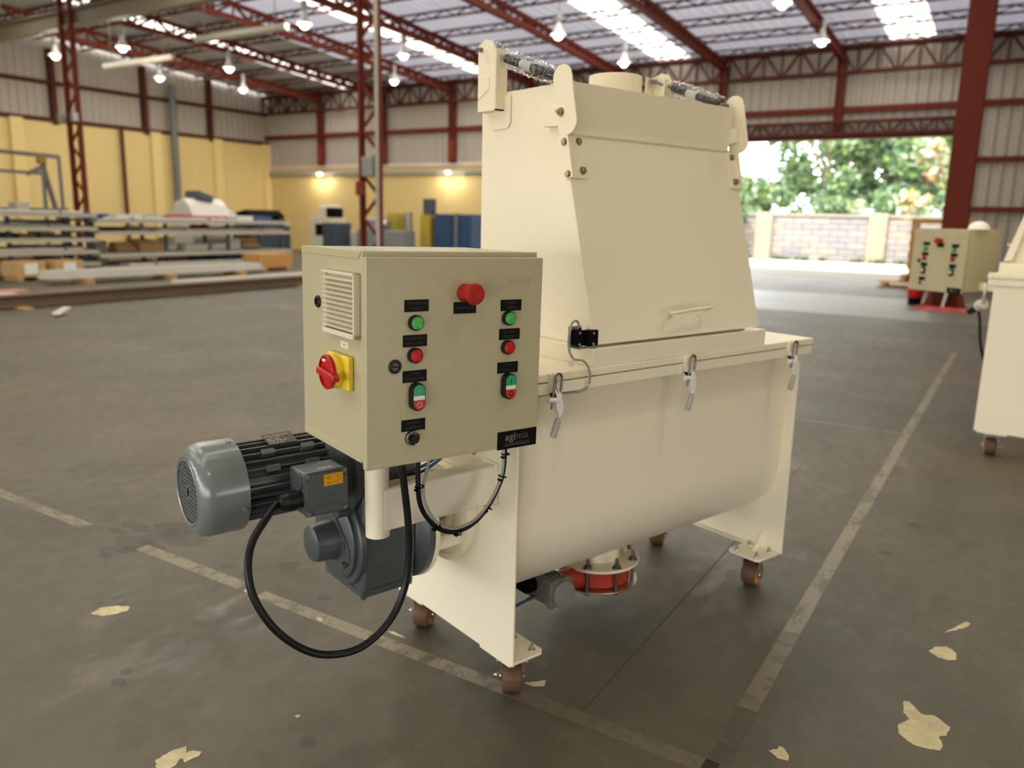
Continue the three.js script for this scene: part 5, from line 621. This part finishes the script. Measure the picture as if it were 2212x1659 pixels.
  box2('grey_lathe', 'long grey lathe low behind the control cabinet top', 'machine', 14, -12.6, 1.4, 0.85, 0.6, M.greyLight, (t) => { part('headstock', rbox(0.5, 0.3, 0.5, 0.04, 0, 0.98, -0.35), M.galv, t); part('chuck', rod(V(0, 0.98, -0.1), V(0, 0.98, 0.1), 0.12, 0.12, 20), M.steel, t); });
  box2('white_bench', 'pale work bench beside the middle lattice column', 'bench', 14.2, -14.2, 1.0, 0.8, 0.6, M.profile, (t) => { part('vice', rbox(0.2, 0.2, 0.16, 0.02, 0, 0.9, 0.1), M.pipeGrey, t); });
  box2('dark_press', 'dark press with a hunched head just right of the middle lattice column', 'machine', 13.6, -13.9, 0.5, 1.0, 0.5, M.rackSteel, (t) => part('head', rbox(0.35, 0.25, 0.3, 0.05, -0.1, 1.25, 0.05), M.matteBlack, t));
  const ld = hallThing('steel_frame', 'thin grey upright steel frame right of the blue cabinet', 'frame', 16.2, 0, -10.6, 0); for (const z of [-0.15, 0.45]) part('upright', box(0.06, 2.3, 0.06, 0, 1.15, z), M.pipeGrey, ld); for (const y of [0.6, 1.5, 2.28]) part('rail', box(0.05, 0.05, 0.6, 0, y, 0.15), M.pipeGrey, ld);
}
// ---------------------------------------------------------------- the yard beyond the gate
{
  const yard = dataTex(512, 512, (u, v) => { const k = 0.72 + 0.12 * (fbm(u * 8, v * 8, 201, 4, 8) - 0.5) + 0.08 * (fbm(u * 60, v * 60, 205, 2, 60) - 0.5); return [k, k * 0.97, k * 0.9]; }, true, true);
  const yt = yard.clone(); yt.repeat.set(0.15, 0.15);
  structure('ground', [span(FW + 0.15, 60, -0.25, -0.002, -40, 26), span(-45, FB, -0.25, -0.002, -40, 26), span(FB, FW + 0.15, -0.25, -0.002, RR, 26)], std(0xffffff, 0.85, 0, { map: yt }));
  const ap = structure('path', span(FW + 0.15, 21.7, -0.05, 0.0005, -40, 10), (() => { const t = farFloor.clone(); t.repeat.set(0.2, 0.2); return std(0xffffff, 0.6, 0, { map: t }); })()); ap.name = 'apron';
  { const c = hallThing('added_canopy', 'unseen sheet metal awning added over the gate outside to shade the apron', 'added_canopy', FW + 0.2, 3.65, -4.2, 0); part('sheet', corrugated(1.9, 9.2, 0.22, 0.04).translate(0, 0.06, -4.6), M.sheetWall, c); for (let i = 0; i < 5; i++) part('bracket', beam(V(-0.02, 0.0, -4.3 + i * 2.15), V(1.85, 0.04, -4.3 + i * 2.15), 0.06, 0.08), M.redSteel, c); }  // added out of view to keep sky light off the apron
  const w = structure('boundary_wall', [span(27.6, 27.9, 0, 1.5, -30, 16)], std([0.28, 0.22, 0.16], 0.85)); w.name = 'wall_yard';
  // coursed blocks, each a little proud or set back
  const bl = [std([0.25, 0.225, 0.215], 0.9), std([0.22, 0.2, 0.2], 0.9), std([0.2, 0.19, 0.2], 0.9), std([0.26, 0.225, 0.19], 0.9)]; const blk = rbox(0.06, 0.192, 0.585, 0.008);
  for (let c = 0; c < 7; c++) for (let i = 0; i < 22; i++) { const m = part('block', blk, bl[Math.floor(rnd() * 4)], w); m.position.set(27.59 - rnd() * 0.02, 0.13 + c * 0.205, -11.6 + i * 0.6 + (c % 2) * 0.3); }
  for (const r of [-10.6, -6.9, -3.2]) part('pier', rbox(0.35, 1.62, 0.55, 0.02, 27.62, 0.81, r), std([0.3, 0.245, 0.17], 0.9), w);
  part('coping', span(27.5, 28, 1.5, 1.58, -30, 16), std([0.25, 0.23, 0.21], 0.85), w);
  const leafMat = (c) => phys(c, 0.55, { transmission: 0.35, thickness: 0, side: THREE.DoubleSide, vertexColors: true });
  function leaves(clumps, n, size, tint) {   // small pointed leaves scattered in clumps
    const pos = [], nor = [], col = [], q = new THREE.Quaternion(), e = new THREE.Euler(), t = V(0, 0, 0);
    const shape = [[-0.5, 0], [0.5, 0], [0, 0.28], [-0.5, 0], [0, -0.28], [0.5, 0]];
    for (let i = 0; i < n; i++) {
      const c = clumps[Math.floor(rnd() * clumps.length)]; let x, y, z; do { x = rr(-1, 1); y = rr(-1, 1); z = rr(-1, 1); } while (x * x + y * y + z * z > 1);
      const L = Math.hypot(x, y, z) + 1e-6, sh = (0.55 + 0.45 * L) / L * L; q.setFromEuler(e.set(rr(0, 6.3), rr(0, 6.3), rr(0, 6.3))); const s = size * rr(0.6, 1.3), k = rr(0.6, 1.35), tt = tint(c, rnd());
      const nn = V(0, 0, 1).applyQuaternion(q);
      for (const [a, b] of shape) { t.set(a * s, b * s, 0).applyQuaternion(q); pos.push(c[0] + x * c[3] * sh + t.x, c[1] + y * c[3] * sh * 0.85 + t.y, c[2] + z * c[3] * sh + t.z); nor.push(nn.x, nn.y, nn.z); col.push(tt[0] * k, tt[1] * k, tt[2] * k); }
    }
    const g = new THREE.BufferGeometry(); g.setAttribute('position', new THREE.Float32BufferAttribute(pos, 3)); g.setAttribute('normal', new THREE.Float32BufferAttribute(nor, 3)); g.setAttribute('color', new THREE.Float32BufferAttribute(col, 3)); return g;
  }
  function tree(name, label, f, r, h, spread, n, tint, cat = 'tree', group = 'trees beyond the yard wall', deep = 0.2) {
    const t = hallThing(name, label, cat, f, 0, r, 0, group), clumps = [];
    if (h > 2.5) { const tr = [rod(V(0, 0, 0), V(0.1, h * 0.45, 0.1), 0.16, 0.1, 10)]; for (let i = 0; i < 6; i++) { const a = i * 1.05; tr.push(rod(V(0.05, h * (0.25 + 0.03 * i), 0.05), V(Math.cos(a) * spread * 0.6, h * (0.55 + 0.05 * i), Math.sin(a) * spread * 0.6), 0.07, 0.03, 7)); } part('trunk', tr, std([0.16, 0.11, 0.07], 0.85), t); }
    for (let i = 0; i < Math.max(10, spread * 12); i++) clumps.push([rr(-1, 1) * spread * (cat === 'tree' ? 0.7 : deep), h * rr(h > 2.5 ? 0.3 : 0.15, 0.95), rr(-1, 1) * spread, rr(0.25, 0.5) * Math.min(spread, h * 0.5)]);
    const g = leaves(clumps, n, h > 2.5 ? 0.3 : 0.16, tint), m = new THREE.Mesh(g, leafMat([1, 1, 1])); m.name = 'foliage'; m.castShadow = m.receiveShadow = true; t.add(m); return t;
  }
  const green = (a) => (c, u) => u < 0.5 ? [0.055 * a, 0.12 * a, 0.045 * a] : u < 0.8 ? [0.13 * a, 0.2 * a, 0.04 * a] : [0.25 * a, 0.31 * a, 0.2 * a];
  tree('broadleaf_tree', 'broad green tree left of the middle beyond the yard wall', 33, -5.9, 6.2, 1.7, 5600, green(1.3)); tree('broadleaf_tree', 'tall dark green tree in the middle beyond the yard wall', 36.5, -4.3, 8.2, 2.4, 7500, green(1.0));
  tree('broadleaf_tree', 'tall yellowish green tree right of the middle beyond the yard wall', 32.3, -2.4, 6.8, 1.9, 6500, green(1.5)); tree('broadleaf_tree', 'dark green tree at the right side of the gate view', 36.5, 0.9, 8.2, 2.7, 7500, green(1.0));
  tree('broadleaf_tree', 'rounded green tree seen lowest at the left of the gate view', 34, -9.9, 3.0, 2.2, 4600, green(1.35));
  tree('flowering_bush', 'tall bush with white and orange blossom at the right side of the gate', 25.2, -0.9, 4.4, 1.15, 4200, (c, u) => u < 0.4 ? [0.16, 0.26, 0.1] : u < 0.82 ? [0.62, 0.6, 0.5] : [0.7, 0.4, 0.12], 'bush', null);
  tree('creeper', 'green creeper hanging over the left part of the yard wall', 27.3, -9.2, 1.75, 1.6, 3800, green(0.9), 'plant', null); tree('shrub', 'bright green low shrubs on top of the yard wall in the middle', 29.3, -6.3, 2.1, 2.6, 4600, green(1.25), 'plant', null);
  tree('shrub', 'pale green low shrubs on top of the yard wall at the right', 29.3, -2.4, 2.0, 2.0, 3600, (c, u) => u < 0.5 ? [0.3, 0.42, 0.14] : [0.55, 0.6, 0.45], 'plant', null);
  const gs = hallThing('weeds', 'strip of green weeds along the foot of the yard wall', 'weeds', 27.25, 0, -6, 0); gs.userData.kind = 'stuff'; const cl = []; for (let i = 0; i < 60; i++) cl.push([rr(-0.12, 0.1), 0.06, rr(-6, 6), rr(0.06, 0.14)]); const gm = new THREE.Mesh(leaves(cl, 2600, 0.1, green(0.8)), leafMat([1, 1, 1])); gm.name = 'blades'; gs.add(gm);
  const cr = hallThing('parked_car', 'bluish white car half hidden by shrubs behind the yard wall', 'car', 31.4, 0, -3.9, 0); part('body', plateX([[-1.9, 0.35], [-1.9, 0.85], [-1.0, 1.0], [-0.5, 1.62], [0.9, 1.62], [1.5, 1.05], [1.9, 0.95], [1.95, 0.35]], -0.75, 0.75, 0.06), std([0.55, 0.6, 0.72], 0.35), cr); part('window', plateX([[-0.85, 1.06], [-0.42, 1.55], [0.8, 1.55], [1.25, 1.06]], -0.765, 0.765, 0.01), std([0.1, 0.13, 0.18], 0.15), cr); for (const z of [-1.2, 1.2]) for (const x of [-0.7, 0.7]) part('wheel', rod(V(x - 0.1, 0.33, z), V(x + 0.1, 0.33, z), 0.33, 0.33, 24), M.rubber, cr);
}
renderer.render(scene, camera);
